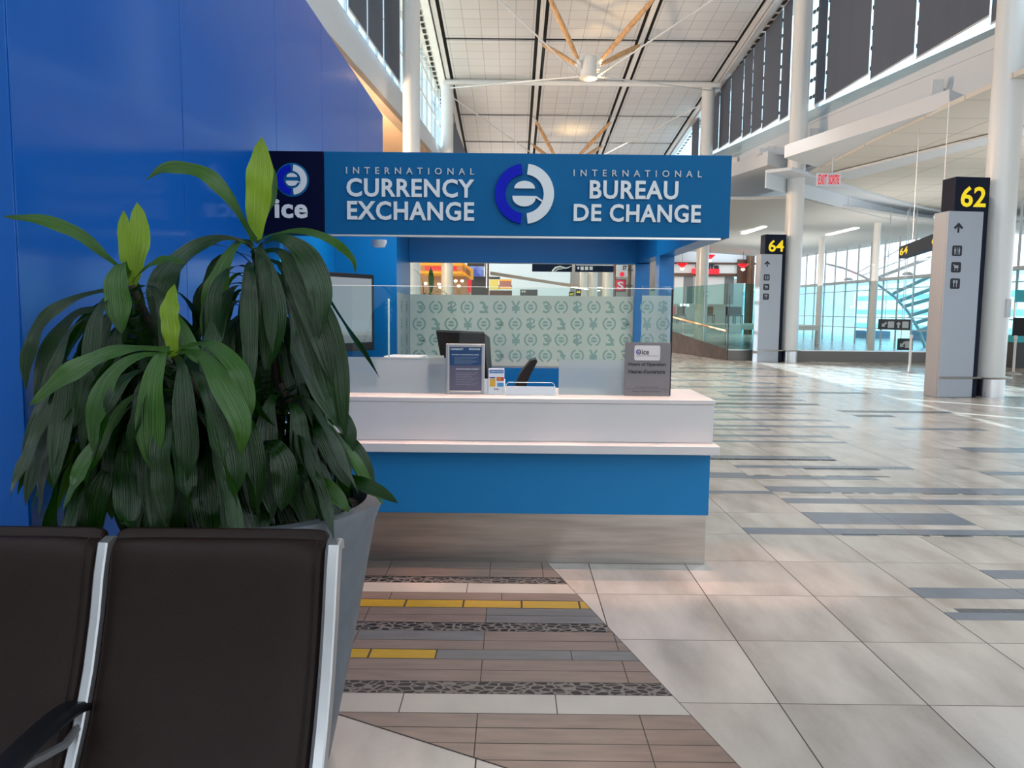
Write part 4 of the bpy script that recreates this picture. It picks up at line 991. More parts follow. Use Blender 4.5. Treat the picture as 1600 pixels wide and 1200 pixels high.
# ---- pylons
def pylon(n, P, w, dpt, H, hg, ang, label, icons):
    """P: near left bottom corner of the grey panel, ang: heading of its front face"""
    t = T('gate_pylon', label, 'pylon', (P.x, P.y, 0), 'tall gate number pylons')
    Mx = Matrix.Translation(P) @ Matrix.Rotation(ang, 4, 'Z')
    L = w
    MB(Mx).box((.20 * L, .02, 0), (1.18 * L, dpt, H)).build('dark_body', M['pylondark'], t, bevel=.01)
    gp = MB(Mx); gp.box((0, -.03, .0), (L, .018, hg)); gp.box((0, .018, 0), (.19 * L, dpt * .96, hg)); gp.build('grey_panel', M['pylon'], t, bevel=.012)
    m = MB(Mx); text_on(m, n, Vector((.36 * L, .018, H - .62 * (H - hg) - .16)), Vector((.72 * L, 0, 0)), Vector((0, 0, (H - hg) * .60)), bold=.02, thick=.004); m.build('gate_number', M['yellow'], t)
    pc = MB(Mx); hh = hg - .32; s = .17 * L
    x0 = .30 * L
    pc.prism([(x0 - s * .16, -.031, hh - s * .7), (x0 + s * .16, -.031, hh - s * .7), (x0 + s * .16, -.031, hh + s * .5), (x0 - s * .16, -.031, hh + s * .5)], (0, -.003, 0))
    pc.prism([(x0, -.031, hh + s * .9), (x0 - s * .8, -.031, hh + s * .1), (x0 - s * .5, -.031, hh - s * .15), (x0, -.031, hh + s * .42), (x0 + s * .5, -.031, hh - s * .15), (x0 + s * .8, -.031, hh + s * .1)], (0, -.003, 0))
    pc.build('arrow', M['ink'], t)
    for i in range(3):
        zc = hh - .42 - i * .37 * (L / .85) ; e = s * .82
        pts = []
        for cx_, cz_, a0 in ((e * .7, e * .7, 0), (-e * .7, e * .7, 90), (-e * .7, -e * .7, 180), (e * .7, -e * .7, 270)):
            for q_ in range(4): w_ = math.radians(a0 + q_ * 30); pts.append((x0 + cx_ + e * .3 * math.cos(w_), -.031, zc + cz_ + e * .3 * math.sin(w_)))
        ic = MB(Mx).prism(pts, (0, -.003, 0)).build('pictogram', M['ink'], t)
        g = MB(Mx)
        if i == 0:
            for dx in (-.42, .42):
                g.box((x0 + dx * e - e * .16, -.036, zc - e * .2), (x0 + dx * e + e * .16, -.0345, zc + e * .35)); g.box((x0 + dx * e - e * .10, -.036, zc - e * .7), (x0 + dx * e + e * .10, -.0345, zc - e * .2)); g.box((x0 + dx * e - e * .1, -.036, zc + e * .42), (x0 + dx * e + e * .1, -.0345, zc + e * .62))
            g.box((x0 - e * .04, -.036, zc - e * .7), (x0 + e * .04, -.0345, zc + e * .6))
        elif i == 1:
            g.box((x0 - e * .4, -.036, zc - e * .2), (x0 + e * .45, -.0345, zc + e * .35)); g.box((x0 - e * .65, -.036, zc + e * .35), (x0 - e * .3, -.0345, zc + e * .5))
            for dx in (-.25, .3): g.box((x0 + dx * e - e * .1, -.036, zc - e * .6), (x0 + dx * e + e * .1, -.0345, zc - e * .4))
        else:
            for dx in (-.28, .28): g.box((x0 + dx * e - e * .07, -.036, zc - e * .65), (x0 + dx * e + e * .07, -.0345, zc + e * .1)); g.box((x0 + dx * e - e * .18, -.036, zc + e * .1), (x0 + dx * e + e * .18, -.0345, zc + e * .65))
        g.build('glyph', M['pylon'], ic)
    MB(Mx).tube([(-.01, -.05, .385), (1.2 * L, -.05, .385)], .02, 8).build('bumper_rail', M['steel2'], t)
    return t
a62 = onZ(1463, 620); b62 = onZ(1531, 624)
p62 = Vector((a62.x - .17, a62.y - .0, 0)); 
H62 = onY(1505, 277, a62.y).z; h62 = onY(1480, 331, a62.y).z
pylon('62', onZ(1463, 621), .71, .42, H62, h62, math.radians(6), 'large gate pylon with yellow number 62', 3)
a64 = onZ(1187, 566); H64 = onY(1196, 366, a64.y).z; h64 = onY(1190, 397, a64.y).z
pylon('64', onZ(1182, 566), .70, .42, H64, h64, math.radians(4), 'distant gate pylon with yellow number 64', 3)

# hanging sign 64
t = T('hanging_sign', 'dark hanging sign with yellow 64 on two thin rods', 'sign', (10, 20, 3.5), None)
A = onY(1404, 404, 20.0); B = onY(1478, 395, 15.6); A1 = onY(1404, 386, 20.0)
hgt = A1.z - A.z
A = Vector((A.x, A.y, A.z)); B = Vector((B.x, B.y, A.z))
dd = (B - A); nn = Vector((dd.y, -dd.x, 0)).normalized()
if nn.x > 0: nn = -nn
MB().prism([A, B, B + Vector((0, 0, hgt)), A + Vector((0, 0, hgt))], -nn * .2).build('panel', M['pylondark'], t)
for f0, s in ((.03, '64'), (.74, '62')):
    m = MB(); text_on(m, s, A + dd * f0 + nn * .006 + Vector((0, 0, hgt * .2)), dd * .20, Vector((0, 0, hgt * .62)), bold=.03); m.build('gate_number', M['yellow'], t)
for f0 in (.22, .80):
    p = A + dd * f0 - nn * .1; MB().tube([(p.x, p.y, p.z + hgt), (p.x, p.y, ZT)], .008, 8).build('hanging_rod', M['steel2'], t)

# low steel kerb with glass balustrade
KYr = cb.y + .62
k0 = onY(1137, 566, KYr).x
kz = .34
t = T('balustrade_kerb', 'long low steel clad kerb before the curtain wall', 'kerb', (12, KYr, 0))
MB().box((k0, KYr, 0), (22, KYr + .3, kz)).build('kerb_cladding', mat('kerb_metal', (.15, .14, .13), .35, metal=.5), t)
MB().box((k0, KYr - .01, kz), (22, KYr + .31, kz + .025)).build('cap', M['steel2'], t)
ge = onY(1180, 500, KYr).x
gz_ = onY(1160, 443, KYr).z
t = T('glass_balustrade', 'tall greenish glass screen beside the pylon 64', 'glass screen', (k0, KYr + .15, 0))
MB().box((k0 + .02, KYr + .13, kz + .026), (ge, KYr + .15, gz_)).build('pane', M['glass_green'], t)
MB().box((k0, KYr + .12, kz + .026), (k0 + .03, KYr + .16, gz_ - .4)).build('edge_strip', M['charcoal'], t)
# ramp
s0 = Vector((onY(1049, 517, 31).x, 31, onY(1049, 517, 31).z)); s1_ = Vector((k0 - .02, KYr, kz + .02))
t = T('ramp_parapet', 'dark stone ramp parapet rising left behind the counter end', 'ramp', (6, 28, 0))
s00 = s0 + (s0 - s1_) * .5
base0 = Vector((s00.x, s00.y, 0)); base1 = Vector((s1_.x, s1_.y, 0)); nrm = Vector((0, .25, 0))
MB().prism([base0, base1, s1_, s00], nrm).build('stone_wall', M['stone'], t)
gtop = Vector((0, 0, gz_ - kz - .1))
g1 = T('ramp_glass', 'glass panels standing on the sloping ramp parapet', 'glass screen', (6, 28, 1))
for i in range(4):
    f0, f1 = i / 4 + .006, (i + 1) / 4 - .006
    a, b = s00 + (s1_ - s00) * f0, s00 + (s1_ - s00) * f1; zt_ = gz_
    MB().prism([a + nrm * .5, b + nrm * .5, Vector((b.x, b.y + .12, zt_)), Vector((a.x, a.y + .12, zt_))], (0, .02, 0)).build('pane', M['glass_green'], g1)
h0 = s00 + Vector((0, -.12, .52)); h1 = s1_ + Vector((-.1, -.12, .62))
hr = T('handrail', 'wooden handrail on small brackets along the ramp', 'handrail', (h1.x, h1.y, h1.z))
MB().tube([h0, h1], .035, 10).build('rail', M['wood'], hr)
for i in range(12):
    p = h0 + (h1 - h0) * (i + .5) / 12; MB().tube([p + Vector((0, .0, -.03)), p + Vector((0, .16, -.12))], .012, 6).build('bracket', M['steel2'], hr)

# ---- right curtain wall, parallel to the hall
CW = 19.4
w3 = T('window_3', '', ''); del w3['label']; del w3['category']; w3['kind'] = 'structure'
MB().box((CW, 26, 3.38), (CW + .02, 66, 6.6)).build('pane', thin_glass('upper_pane', (.96, .99, 1), .5), w3)
MB().box((CW, 26, -.5), (CW + .02, 66, 3.36)).build('pane', M['glass_cyan'], w3)
fm = MB()
for i in range(26):
    y = 27 + 1.55 * i; fm.box((CW - .07, y, -.4), (CW + .0, y + .07, 6.5), 0)
for z in (.80, 1.40, 2.86): fm.box((CW - .06, 26, z), (CW, 66, z + .05), 0)
fm.box((CW - .28, 26, 3.32), (CW + .05, 66, 3.46), 0)
fm.build('window_frame', mat('mullion_grey', (.55, .60, .63), .5), w3)
# curtain wall at the far end of the side hall
w4 = T('window_4', '', ''); del w4['label']; del w4['category']; w4['kind'] = 'structure'
MB().box((8, 66, -.5), (CW, 66.02, 6.5)).build('pane', M['glass_cyan'], w4)
fm = MB()
for i in range(9): fm.box((8 + 1.4 * i, 65.9, -.4), (8.07 + 1.4 * i, 66, 6.5))
for z in (.8, 1.4, 2.86, 4.2): fm.box((8, 65.9, z), (CW, 66, z + .06))
fm.build('window_frame', bpy.data.materials['mullion_grey'], w4)
for x_, y_, lab in ((1281, 40, 'slim white column before the curtain wall, left one'), (1366, 33.5, 'slim white column before the curtain wall near the stanchion')):
    p = onY(x_, 450, y_); column('hall_column', p.x, y_, .14, lab, top=ZC)
# ledge lamps and clips on the transom
for i in range(5):
    y = 31 + 3.3 * i
    tag(MB().lathe((CW - .5, y, 3.47), [(.22, 0), (.26, .05), (.16, .13), (.02, .16)], 16).build('uplight', M['winframe'], smooth=True), 'small pale dome uplight on the curtain wall ledge', 'lamp', 'dome uplights on the curtain wall ledge')

# ---- outside: apron, terminal buildings, helical walkway
struct(MB().box((CW + .4, -10, -1.2), (160, 160, -1.0)).build('ground_outside', mat('apron_concrete', (.42, .47, .52), .8, var=.1)))
M['out1'] = mat('pale_cladding', (.52, .66, .74), .6); M['out2'] = mat('blue_cladding', (.14, .36, .56), .5); M['out3'] = mat('equipment_blue', (.18, .26, .38), .6)
def building(label, x0, x1, y0, y1, h, m_, strips):
    t = T('terminal_building', label, 'building', ((x0 + x1) / 2, (y0 + y1) / 2, -1))
    MB().box((x0, y0, -1), (x1, y1, h)).build('wall', m_, t)
    for i in range(strips):
        z = 0 + i * 1.6; MB().box((x0 - .05, y0 + .5, z), (x0 - .005, y1 - .5, z + .5)).build('window_band', M['out2'], t)
building('pale cyan terminal building seen through the curtain wall', 42, 55, 60, 96, 5.0, M['out1'], 3)
building('low pale building behind the stanchion through the glass', 38, 50, 36, 55, 3.4, M['out1'], 2)
building('far blue glass tower part beyond the curtain wall', 60, 70, 70, 84, 9.0, M['out2'], 1)
for i, (x, y, l, h) in enumerate(((26, 48, 2.6, .6), (25, 44, 2.0, .4), (28, 40, 3, .9), (30, 55, 4, .8), (24, 52, 1.8, .5))):
    t = T('baggage_cart', ['blue grey cart parked beyond the glass near column', 'small low cart outside the curtain wall', 'larger service cart outside behind the stanchion', 'long cart outside by the far building', 'cart outside left behind the glass'][i], 'cart', (x, y, -1), 'carts parked on the apron')
    MB().box((x - .8, y - l / 2, -.6), (x + .8, y + l / 2, h)).build('body', M['out3'], t, bevel=.05)
    for sy_ in (-.35, .35): MB().tube([(x - .9, y + sy_ * l, -.75), (x + .9, y + sy_ * l, -.75)], .24, 12).build('wheel', M['black'], t)
# helical canopy
hc = T('spiral_canopy', 'curved steel arc with radiating fins beyond the curtain wall', 'canopy', (20, 34, 0))
HYp = [(1290, 412, 44), (1318, 419, 42), (1345, 430, 40), (1372, 445, 38), (1398, 464, 36), (1418, 486, 34.5), (1434, 512, 33.5), (1443, 535, 33), (1447, 549, 33)]
arcp = [onX(x, y, CW + .9) for x, y, _ in HYp]
MB().tube(arcp, .07, 8).build('arc_rail', M['winframe'], hc, smooth=True)
for i, (x0, y0, x1, y1) in enumerate(((1338, 428, 1432, 376), (1345, 432, 1440, 396), (1362, 440, 1452, 406), (1395, 462, 1460, 432), (1403, 474, 1462, 452), (1412, 482, 1462, 468), (1423, 496, 1462, 484), (1430, 508, 1462, 498), (1436, 520, 1460, 512))):
    a = onX(x0, y0, CW + .9); b = onX(x1, y1, CW + 1.6); w = .10 if i > 1 else .04
    MB().prism([a, b, b + Vector((.1, 0, w * 2)), a + Vector((.1, 0, w * 2))], (0, .25, 0)).build('fin', M['winframe'], hc)

# direction signs inside
def dsign(x0, x1, y0, y1, Y, label, arrows):
    a = onY(x0, y1, Y); b = onY(x1, y0, Y); t = T('direction_sign', label, 'sign', (a.x, Y, a.z))
    MB().box((a.x, Y, a.z), (b.x, Y + .08, b.z)).build('panel', M['charcoal'], t)
    W = b.x - a.x; Hh_ = b.z - a.z
    for f, k_ in arrows:
        m = MB(); c = Vector((a.x + W * f, Y - .004, a.z + Hh_ * .48)); s = Hh_ * .30
        if k_ == 'box':
            m.prism([c + Vector((-s, 0, -s)), c + Vector((s, 0, -s)), c + Vector((s, 0, s)), c + Vector((-s, 0, s))], (0, .003, 0)); m.build('pictogram', M['letter'], t)
        else:
            R_ = Matrix.Rotation(0 if k_ == 'up' else math.radians(-135), 4, 'Y')
            P_ = [(0, 0, s), (-s * .8, 0, .1 * s), (-s * .3, 0, .1 * s), (-s * .3, 0, -s), (s * .3, 0, -s), (s * .3, 0, .1 * s), (s * .8, 0, .1 * s)]
            m.prism([c + R_ @ Vector(p) for p in P_], (0, .003, 0)); m.build('arrow', M['letter'], t)
    for x in (a.x + W * .2, b.x - W * .2): MB().tube([(x, Y + .04, b.z), (x, Y + .04, ZC + .05)], .015, 6).build('post', M['steel2'], t)
    return t
dsign(1373, 1423, 499, 515, 29, 'dark wayfinding sign with arrows hanging behind stanchion, upper', [(.16, 'dl'), (.38, 'box'), (.62, 'up'), (.84, 'box')])
dsign(1403, 1427, 529, 547, 29.6, 'dark square wayfinding sign with arrow, lower behind stanchion', [(.28, 'dl'), (.70, 'box')])

# stanchions
def stanchion(x, y, label):
    p = onZ(x, y); t = T('stanchion', label, 'stanchion', (p.x, p.y, 0), 'queue stanchions')
    MB().lathe((p.x, p.y, 0), [(.20, 0), (.20, .015), (.12, .04), (.03, .06)], 28).build('base', M['alu'], t, smooth=True)
    MB().lathe((p.x, p.y, 0), [(.033, .061), (.033, .95), (.045, .955), (.045, 1.04), (.03, 1.05)], 16).build('post', M['white'], t, smooth=True)
stanchion(1420.5, 583, 'queue stanchion standing left of the pylon 62')
stanchion(1583, 584, 'queue stanchion partly behind the rightmost column')
# desk at the right edge
p = onZ(1580, 575)
t = T('gate_desk', 'charcoal gate desk with teal band at the right edge', 'desk', (p.x + 1, p.y, 0))
z0 = onY(1590, 535, p.y).z; z1 = onY(1590, 525, p.y).z
MB().box((p.x + .05, p.y, 0), (p.x + 3, p.y + .7, z0)).build('body', M['charcoal'], t)
MB().box((p.x, p.y - .02, z0 + .001), (p.x + 3, p.y + .72, z1)).build('band', M['teal'], t)
MB().box((p.x + .12, p.y + .2, z1 + .001), (p.x + .6, p.y + .26, z1 + .55)).build('monitor', M['black'], t)
t = T('flag_sign', 'teal green square sign on a thin post at right edge', 'sign', (p.x, p.y + 1, 0))
a = onY(1587, 472, p.y + 1); b = onY(1600, 453, p.y + 1)
MB().box((a.x, p.y + 1, a.z), (a.x + .6, p.y + 1.05, b.z)).build('panel', M['teal'], t)
MB().tube([(a.x + .06, p.y + 1.1, 0), (a.x + .06, p.y + 1.1, b.z)], .03, 8).build('post', M['steel2'], t)
# plate on column A
pl = onY(1576, 487, ca.y)
tag(MB().box((pl.x - .06, ca.y - .02, onY(1576, 496, ca.y).z), (pl.x + .03, ca.y + .02, onY(1576, 467, ca.y).z)).build('notice_plate', M['winframe']), 'small grey metal notice plate on rightmost column', 'plate')

# ---- cafe behind the ramp
FY = 58
cfx = lambda x: onY(x, 450, FY).x
t = T('cafe', 'white and brown cafe front with red caffe sign', 'shop front', (cfx(1090), FY, 0))
zf = lambda y: onY(1100, y, FY).z
MB().box((cfx(1040), FY, zf(411)), (cfx(1165), FY + .4, zf(378))).build('fascia', M['fascia'], t)
MB().box((cfx(1040), FY - .1, zf(413)), (cfx(1200), FY, zf(410))).build('rail', M['brown'], t)
MB().box((cfx(1040), FY, zf(427)), (cfx(1165), FY + .4, zf(413))).build('fascia', M['white'], t)
MB().box((cfx(1040), FY - .1, zf(432)), (cfx(1165), FY, zf(427))).build('rail', M['brown'], t)
for x in (1054, 1069, 1086, 1104, 1118, 1133): MB().box((cfx(x), FY + .1, 2.2), (cfx(x + 14), FY + .2, zf(432))).build('panel', mat('cafe_panel', (.16, .17, .18), .5) if x % 2 else M['winframe'], t)
for x0, x1 in ((1163, 1167), (1169, 1174)): MB().box((cfx(x0), FY - .6, 0), (cfx(x1), FY - .2, zf(392))).build('post', M['brown'], t)
MB().box((cfx(1166), FY - .5, 0), (cfx(1172), FY - .35, zf(395))).build('post', M['wood'], t)
MB().box((cfx(1150), FY - .2, zf(442)), (cfx(1163), FY - .1, zf(405))).build('dark_panel', M['brown'], t)
a = onY(1081, 428, FY - .3); b = onY(1124, 420, FY - .3)
MB().box((a.x, FY - .3, a.z), (b.x, FY - .2, b.z)).build('sign_panel', M['red'], t)
m = MB(); a = onY(1086, 420, FY - .3); b = onY(1124, 412, FY - .3); text_on(m, 'Caffe', Vector((a.x, FY - .31, a.z)), Vector((b.x - a.x, 0, 0)), Vector((0, 0, b.z - a.z)), bold=.05); m.build('lettering', M['ink'], t)
MB().box((cfx(1040), FY + 3, 0), (cfx(1180), FY + 3.2, zf(432))).build('back_wall', mat('cafe_wall', (.42, .40, .38), .6), t)
for i, (x, y0, y1) in enumerate(((1068, 457, 479), (1074, 455, 478), (1079, 456, 479))):
    MB().box((cfx(x), FY + 1, zf(y1)), (cfx(x + 3.2), FY + 1.1, zf(y0))).build('menu_board', M['lampstrip'], t)
MB().box((cfx(1107), FY + 1, zf(470)), (cfx(1122), FY + 1.1, zf(468))).build('light_bar', M['lampstrip'], t)
MB().box((cfx(1082), FY + 1, zf(451.5)), (cfx(1122), FY + 1.1, zf(449.5))).build('light_bar', M['orange'], t)
for x, y, lab in ((1066, 415, 'red cone pendant lamp left of the cafe sign'), (1109, 402, 'small red cone pendant above the cafe sign'), (1161, 416, 'red cone pendant lamp by the brown posts')):
    p = onY(x, y, 52); t2 = T('pendant_lamp', lab, 'pendant lamp', (p.x, p.y, p.z), 'red cone pendants by the cafe')
    MB().lathe(p, [(.36, .16), (.34, .10), (.10, -.10), (.05, -.14)], 20).build('shade', M['red'], t2, smooth=True)
    MB().lathe(p, [(.12, -.16), (.15, -.22), (.05, -.30)], 12).build('bulb', M['globe'], t2, smooth=True)
    MB().tube([p + Vector((0, 0, .1)), p + Vector((0, 0, 2.2))], .012, 6).build('cord', M['black'], t2)
# cafe seats seen through the glass
for i in range(6):
    x = 8.0 + i * .75; y = 40 + (i % 2) * 1.2
    t2 = T('cafe_chair', 'dark cafe chair blurred behind the ramp glass', 'chair', (x, y, 1.0), 'cafe chairs behind the ramp')
    MB().box((x, y, 1.40), (x + .42, y + .42, 1.46)).build('seat', M['charcoal'], t2); MB().box((x, y + .38, 1.47), (x + .42, y + .42, 1.9)).build('backrest', M['red'] if i == 0 else M['charcoal'], t2)
    for dx in (0, .38):
        for dy in (0, .36): MB().box((x + dx, y + dy, 1.001), (x + dx + .03, y + dy + .03, 1.399)).build('leg', M['charcoal'], t2)
struct(MB().box((5.5, 36.8, .8), (14.5, 44, 1.0)).build('floor_terrace', M['white']))

# ---- far end of the hall and the food court behind the booth
struct(MB().box((-20, 70, 0), (8, 70.3, 14)).build('wall_back', M['white']))
struct(MB().box((-20, 12, 0), (-19.7, 70, 9)).build('wall_far_left', M['beige']))
def fbox(name, x0, x1, y0, y1, Y, m_, dp=.4, parent=None):
    a = onY(x0, y1, Y); b = onY(x1, y0, Y); return MB().box((a.x, Y, a.z), (b.x, Y + dp, b.z)).build(name, m_, parent)
t = T('burger_restaurant', 'warm lit food outlet with orange canopy and red letters', 'restaurant', (-4, 40, 0))
fbox('canopy', 655, 722, 411, 414.5, 40, M['orange'], 3, t); fbox('sign_panel', 655, 722, 414.6, 423.5, 40.2, M['beige'], .4, t); fbox('canopy', 655, 722, 424, 427, 39.9, M['orange'], 3, t)
fbox('back_wall', 650, 735, 427.5, 480, 43, M['beige'], .2, t)
a = onY(664, 423, 40.1); b = onY(689, 415.5, 40.1); m = MB(); text_on(m, 'BURGER', Vector((a.x, 40.1, a.z)), Vector((b.x - a.x, 0, 0)), Vector((0, 0, b.z - a.z)), bold=.06); m.build('lettering', M['red'], t)
a = onY(708, 423, 40.1); b = onY(715, 415.5, 40.1); m = MB(); text_on(m, 'R', Vector((a.x, 40.1, a.z)), Vector((b.x - a.x, 0, 0)), Vector((0, 0, b.z - a.z)), bold=.06); m.build('lettering', M['red'], t)
P_ = [onY(722, 427, 40), onY(722, 411, 40), onY(736, 421, 37.5), onY(736, 437, 37.5)]
MB().prism(P_, (.1, .3, 0)).build('canopy', M['orange'], t)
P_ = [onY(723, 423, 39.9), onY(723, 414, 39.9), onY(735, 424, 37.4), onY(735, 432, 37.4)]
MB().prism(P_, (-.02, -.05, 0)).build('sign_panel', M['beige'], t)
fbox('poster', 730.5, 736.5, 437, 457, 38, M['red'], .2, t)
for i, (x, y) in enumerate(((665, 443), (673, 441), (686, 444), (712, 439), (722, 439), (717, 447), (734, 448), (688, 449))):
    p = onY(x, y, 38.5 + (i % 3) * .8); tag(MB().lathe(p - Vector((0, 0, .07)), [(.01, 0), (.07, .02), (.095, .07), (.07, .12), (.01, .14)], 14).build('globe_lamp', M['globe'], smooth=True), 'small glowing round globe lamp in the orange food outlet', 'lamp', 'globe lamps in the orange food outlet')
t = T('video_wall', 'large hanging screen showing blue clouds', 'screen', (onY(745, 424, 42).x, 42, 4)); fbox('housing', 730, 757, 411, 416, 42, M['charcoal'], .4, t)
mc = bpy.data.materials.new('cloud_screen'); nt, b_ = nodes_of(mc); nz = nt.nodes.new('ShaderNodeTexNoise'); nz.inputs['Scale'].default_value = 1.6; cr = nt.nodes.new('ShaderNodeValToRGB')
cr.color_ramp.elements[0].color = (.12, .16, .62, 1); cr.color_ramp.elements[1].color = (.42, .50, .95, 1); cr.color_ramp.elements[0].position = .42; cr.color_ramp.elements[1].position = .6
tc = nt.nodes.new('ShaderNodeTexCoord'); nt.links.new(tc.outputs['Object'], nz.inputs['Vector']); nt.links.new(nz.outputs[0], cr.inputs[0]); nt.links.new(cr.outputs[0], b_.inputs['Emission Color']); b_.inputs['Emission Strength'].default_value = .9; b_.inputs['Base Color'].default_value = (0, 0, 0, 1)
fbox('screen', 733, 756, 416.2, 431.5, 41.9, mc, .1, t)
tag(fbox('grille_wall', 736, 760, 432, 470, 42.3, M['charcoal'], .3), 'dark slatted wall block below the cloud screen', 'wall')
t = T('timber_post', 'dark brown post right of the cloud screen', 'post', (onY(760, 440, 38).x, 38, 0)); fbox('shaft', 757, 764, 405, 555, 38, M['brown'], .3, t); fbox('light_strip', 759.8, 761, 408, 450, 37.97, M['lampstrip'], .02, t)
t = T('menu_kiosk', 'small kiosk with yellow menu boards and orange edges', 'kiosk', (onY(785, 440, 36).x, 36, 0))
fbox('menu_board', 765.5, 779, 437, 452.5, 36, mat('menu_yellow', (.6, .5, .12), .5, emit=(.8, .65, .15), es=.5), .2, t); fbox('menu_board', 780.5, 799, 439, 449, 36, mat('menu_red', (.35, .16, .14), .5, emit=(.5, .2, .18), es=.3), .2, t)
fbox('trim_strip', 780, 800, 436.5, 438.6, 35.95, M['orange'], .3, t); fbox('trim_strip', 780, 800, 449.2, 451, 35.95, M['orange'], .3, t); fbox('roof', 764, 781, 432.5, 435, 36, M['charcoal'], 1, t); fbox('counter', 764, 800, 454, 548, 36.1, M['brown'], .6, t)
t = T('airline_banner', 'dark hanging banner with white curved bird stroke', 'sign', (onY(863, 418, 24).x, 24, 3.0)); fbox('panel', 831.5, 894, 409, 424, 24, M['pylondark'], .15, t)
sp_ = [onY(x, y, 23.98) for x, y in ((863, 424), (868, 418.5), (875, 416.5), (883, 419), (887, 418.5), (893, 415.5))]
MB().tube(sp_, [.03, .035, .03, .025, .02, .01], 6).build('emblem', M['letter'], t); MB().tube([onY(x, y, 23.97) for x, y in ((867, 424), (872, 420.5), (880, 420))], [.012, .02, .008], 6).build('emblem', M['letter'], t)
t = T('overhead_sign', 'dark overhead wayfinding sign with white pictograms', 'sign', (onY(930, 418, 24).x, 24, 3.0)); fbox('panel', 899, 961, 411, 424.5, 24, M['pylondark'], .15, t)
fbox('trim_strip', 900, 960, 414, 414.6, 23.99, M['letter'], .008, t)
for i, x in enumerate((907, 914, 921)): fbox('pictogram', x, x + 5.2, 416.5, 422, 23.985, M['letter'], .01, t)
a = onY(902.5, 422, 23.98); m = MB(); m.prism([a + Vector((0, 0, .02)), a + Vector((.04, 0, .02)), a + Vector((.04, 0, .06)), a + Vector((.07, 0, .06)), a + Vector((.02, 0, .11)), a + Vector((-.03, 0, .06)), a + Vector((0, 0, .06))], (0, .01, 0)); m.build('arrow', M['letter'], t)
t = T('shop_blade_sign', 'red square blade sign with white S stroke', 'sign', (onY(969, 445, 22).x, 22, 2.2)); fbox('frame', 961, 978, 436.5, 455.5, 22, M['charcoal'], .12, t); fbox('panel', 962, 976.5, 437.5, 454, 21.97, mat('blade_red', (.55, .01, .04), .4, emit=(.7, .01, .04), es=.3), .02, t)
a = onY(964.5, 452, 21.95); b = onY(974.5, 440, 21.95); m = MB(); text_on(m, 'S', a, Vector((b.x - a.x, 0, 0)), Vector((0, 0, b.z - a.z)), bold=.03); m.build('lettering', M['letter'], t)
t = T('shop_panel_sign', 'pale shop panel sign with black ST letters and red blot', 'sign', (onY(972, 420, 22).x, 22, 2.8)); fbox('panel', 963, 981, 411, 432.5, 22, M['winframe'], .12, t)
a = onY(973, 422, 21.95); b = onY(980, 415, 21.95); m = MB(); text_on(m, 'ST', a, Vector((b.x - a.x, 0, 0)), Vector((0, 0, b.z - a.z)), bold=.05); m.build('lettering', M['ink'], t)
a = onY(968, 432, 21.95); c_ = onY(972, 428.5, 21.95); MB().tube([(c_.x, 21.96, c_.z), (c_.x, 21.95, c_.z)], .065, 16).build('emblem', M['red'], t)
t = T('brown_shop_pier', 'brown timber pier behind the red blade sign', 'pier', (onY(985, 440, 22.3).x, 22.3, 0)); fbox('shaft', 958, 963.5, 405, 575, 22.3, M['brown'], .4, t); fbox('shaft', 981, 987, 405, 575, 22.3, M['brown'], .4, t); fbox('shaft', 988, 993, 405, 575, 22.5, M['charcoal'], .3, t)
t = T('gate_lightbox', 'small yellow and dark 66 gate sign', 'sign', (onY(904, 457, 34).x, 34, 2.2)); fbox('panel', 900, 908, 452, 462, 34, M['pylondark'], .1, t); a = onY(901, 458, 33.97); b = onY(907, 454, 33.97); m = MB(); text_on(m, '66', a, Vector((b.x - a.x, 0, 0)), Vector((0, 0, b.z - a.z)), bold=.04); m.build('gate_number', M['yellow'], t)
t = T('gate_lightbox', 'smaller yellow and dark 60 gate sign', 'sign', (onY(893, 459, 40).x, 40, 2.2)); fbox('panel', 889, 896.5, 456, 463, 40, M['pylondark'], .1, t); a = onY(890, 461.5, 39.97); b = onY(895.7, 457.8, 39.97); m = MB(); text_on(m, '60', a, Vector((b.x - a.x, 0, 0)), Vector((0, 0, b.z - a.z)), bold=.04); m.build('gate_number', M['yellow'], t)
t = T('floor_directory', 'low dark directory board with white pictograms left', 'sign', (onY(826, 456, 30).x, 30, 0)); fbox('panel', 812.5, 840, 452.5, 480, 30, M['charcoal'], .15, t); fbox('pictogram', 815, 817.5, 454, 457, 29.98, M['letter'], .01, t); fbox('pictogram', 818.5, 821, 454, 457, 29.98, M['letter'], .01, t)
tag(fbox('ceiling_bulkhead', 766, 800, 446, 451, 44, M['charcoal'], .3), 'grey bulkhead strip behind the menu kiosk', 'bulkhead')
P_ = [onY(766, 424, 40), onY(766, 429, 40), onY(960, 458, 52), onY(960, 455, 52)]
tag(MB().prism(P_, (0, .4, 0)).build('mezzanine_edge', M['beige']), 'long sloping tan fascia across the distant hall', 'fascia')
P_ = [onY(876, 441, 50), onY(876, 446, 50), onY(908, 450, 50), onY(908, 446, 50)]
tag(MB().prism(P_, (0, .4, 0)).build('timber_soffit', M['wood']), 'short timber soffit above the 66 gate sign', 'soffit')
for i, x in enumerate((910, 924, 946)):
    p = onY(x, 450, 48 - i * 6); column('hall_column', p.x, 47.2 - i * 6, .24, ['thin distant white column right of the 66 sign', 'second distant white column right of the 66 sign', 'distant white column left of the red blade sign'][i], top=7)
for i in range(9):
    p = onZ(895 + i * 9, 432 + (i % 3) * 7, 5.6 + 0 * i) if False else onY(898 + i * 7, 449 + i * 1.1 % 6, 45); 
    tag(MB().box((p.x - .18, p.y, p.z), (p.x + .18, p.y + .6, p.z + .03)).build('distant_lamp', M['lampstrip']), 'tiny bright ceiling lamp in the distant hall', 'lamp', 'distant ceiling lamps')
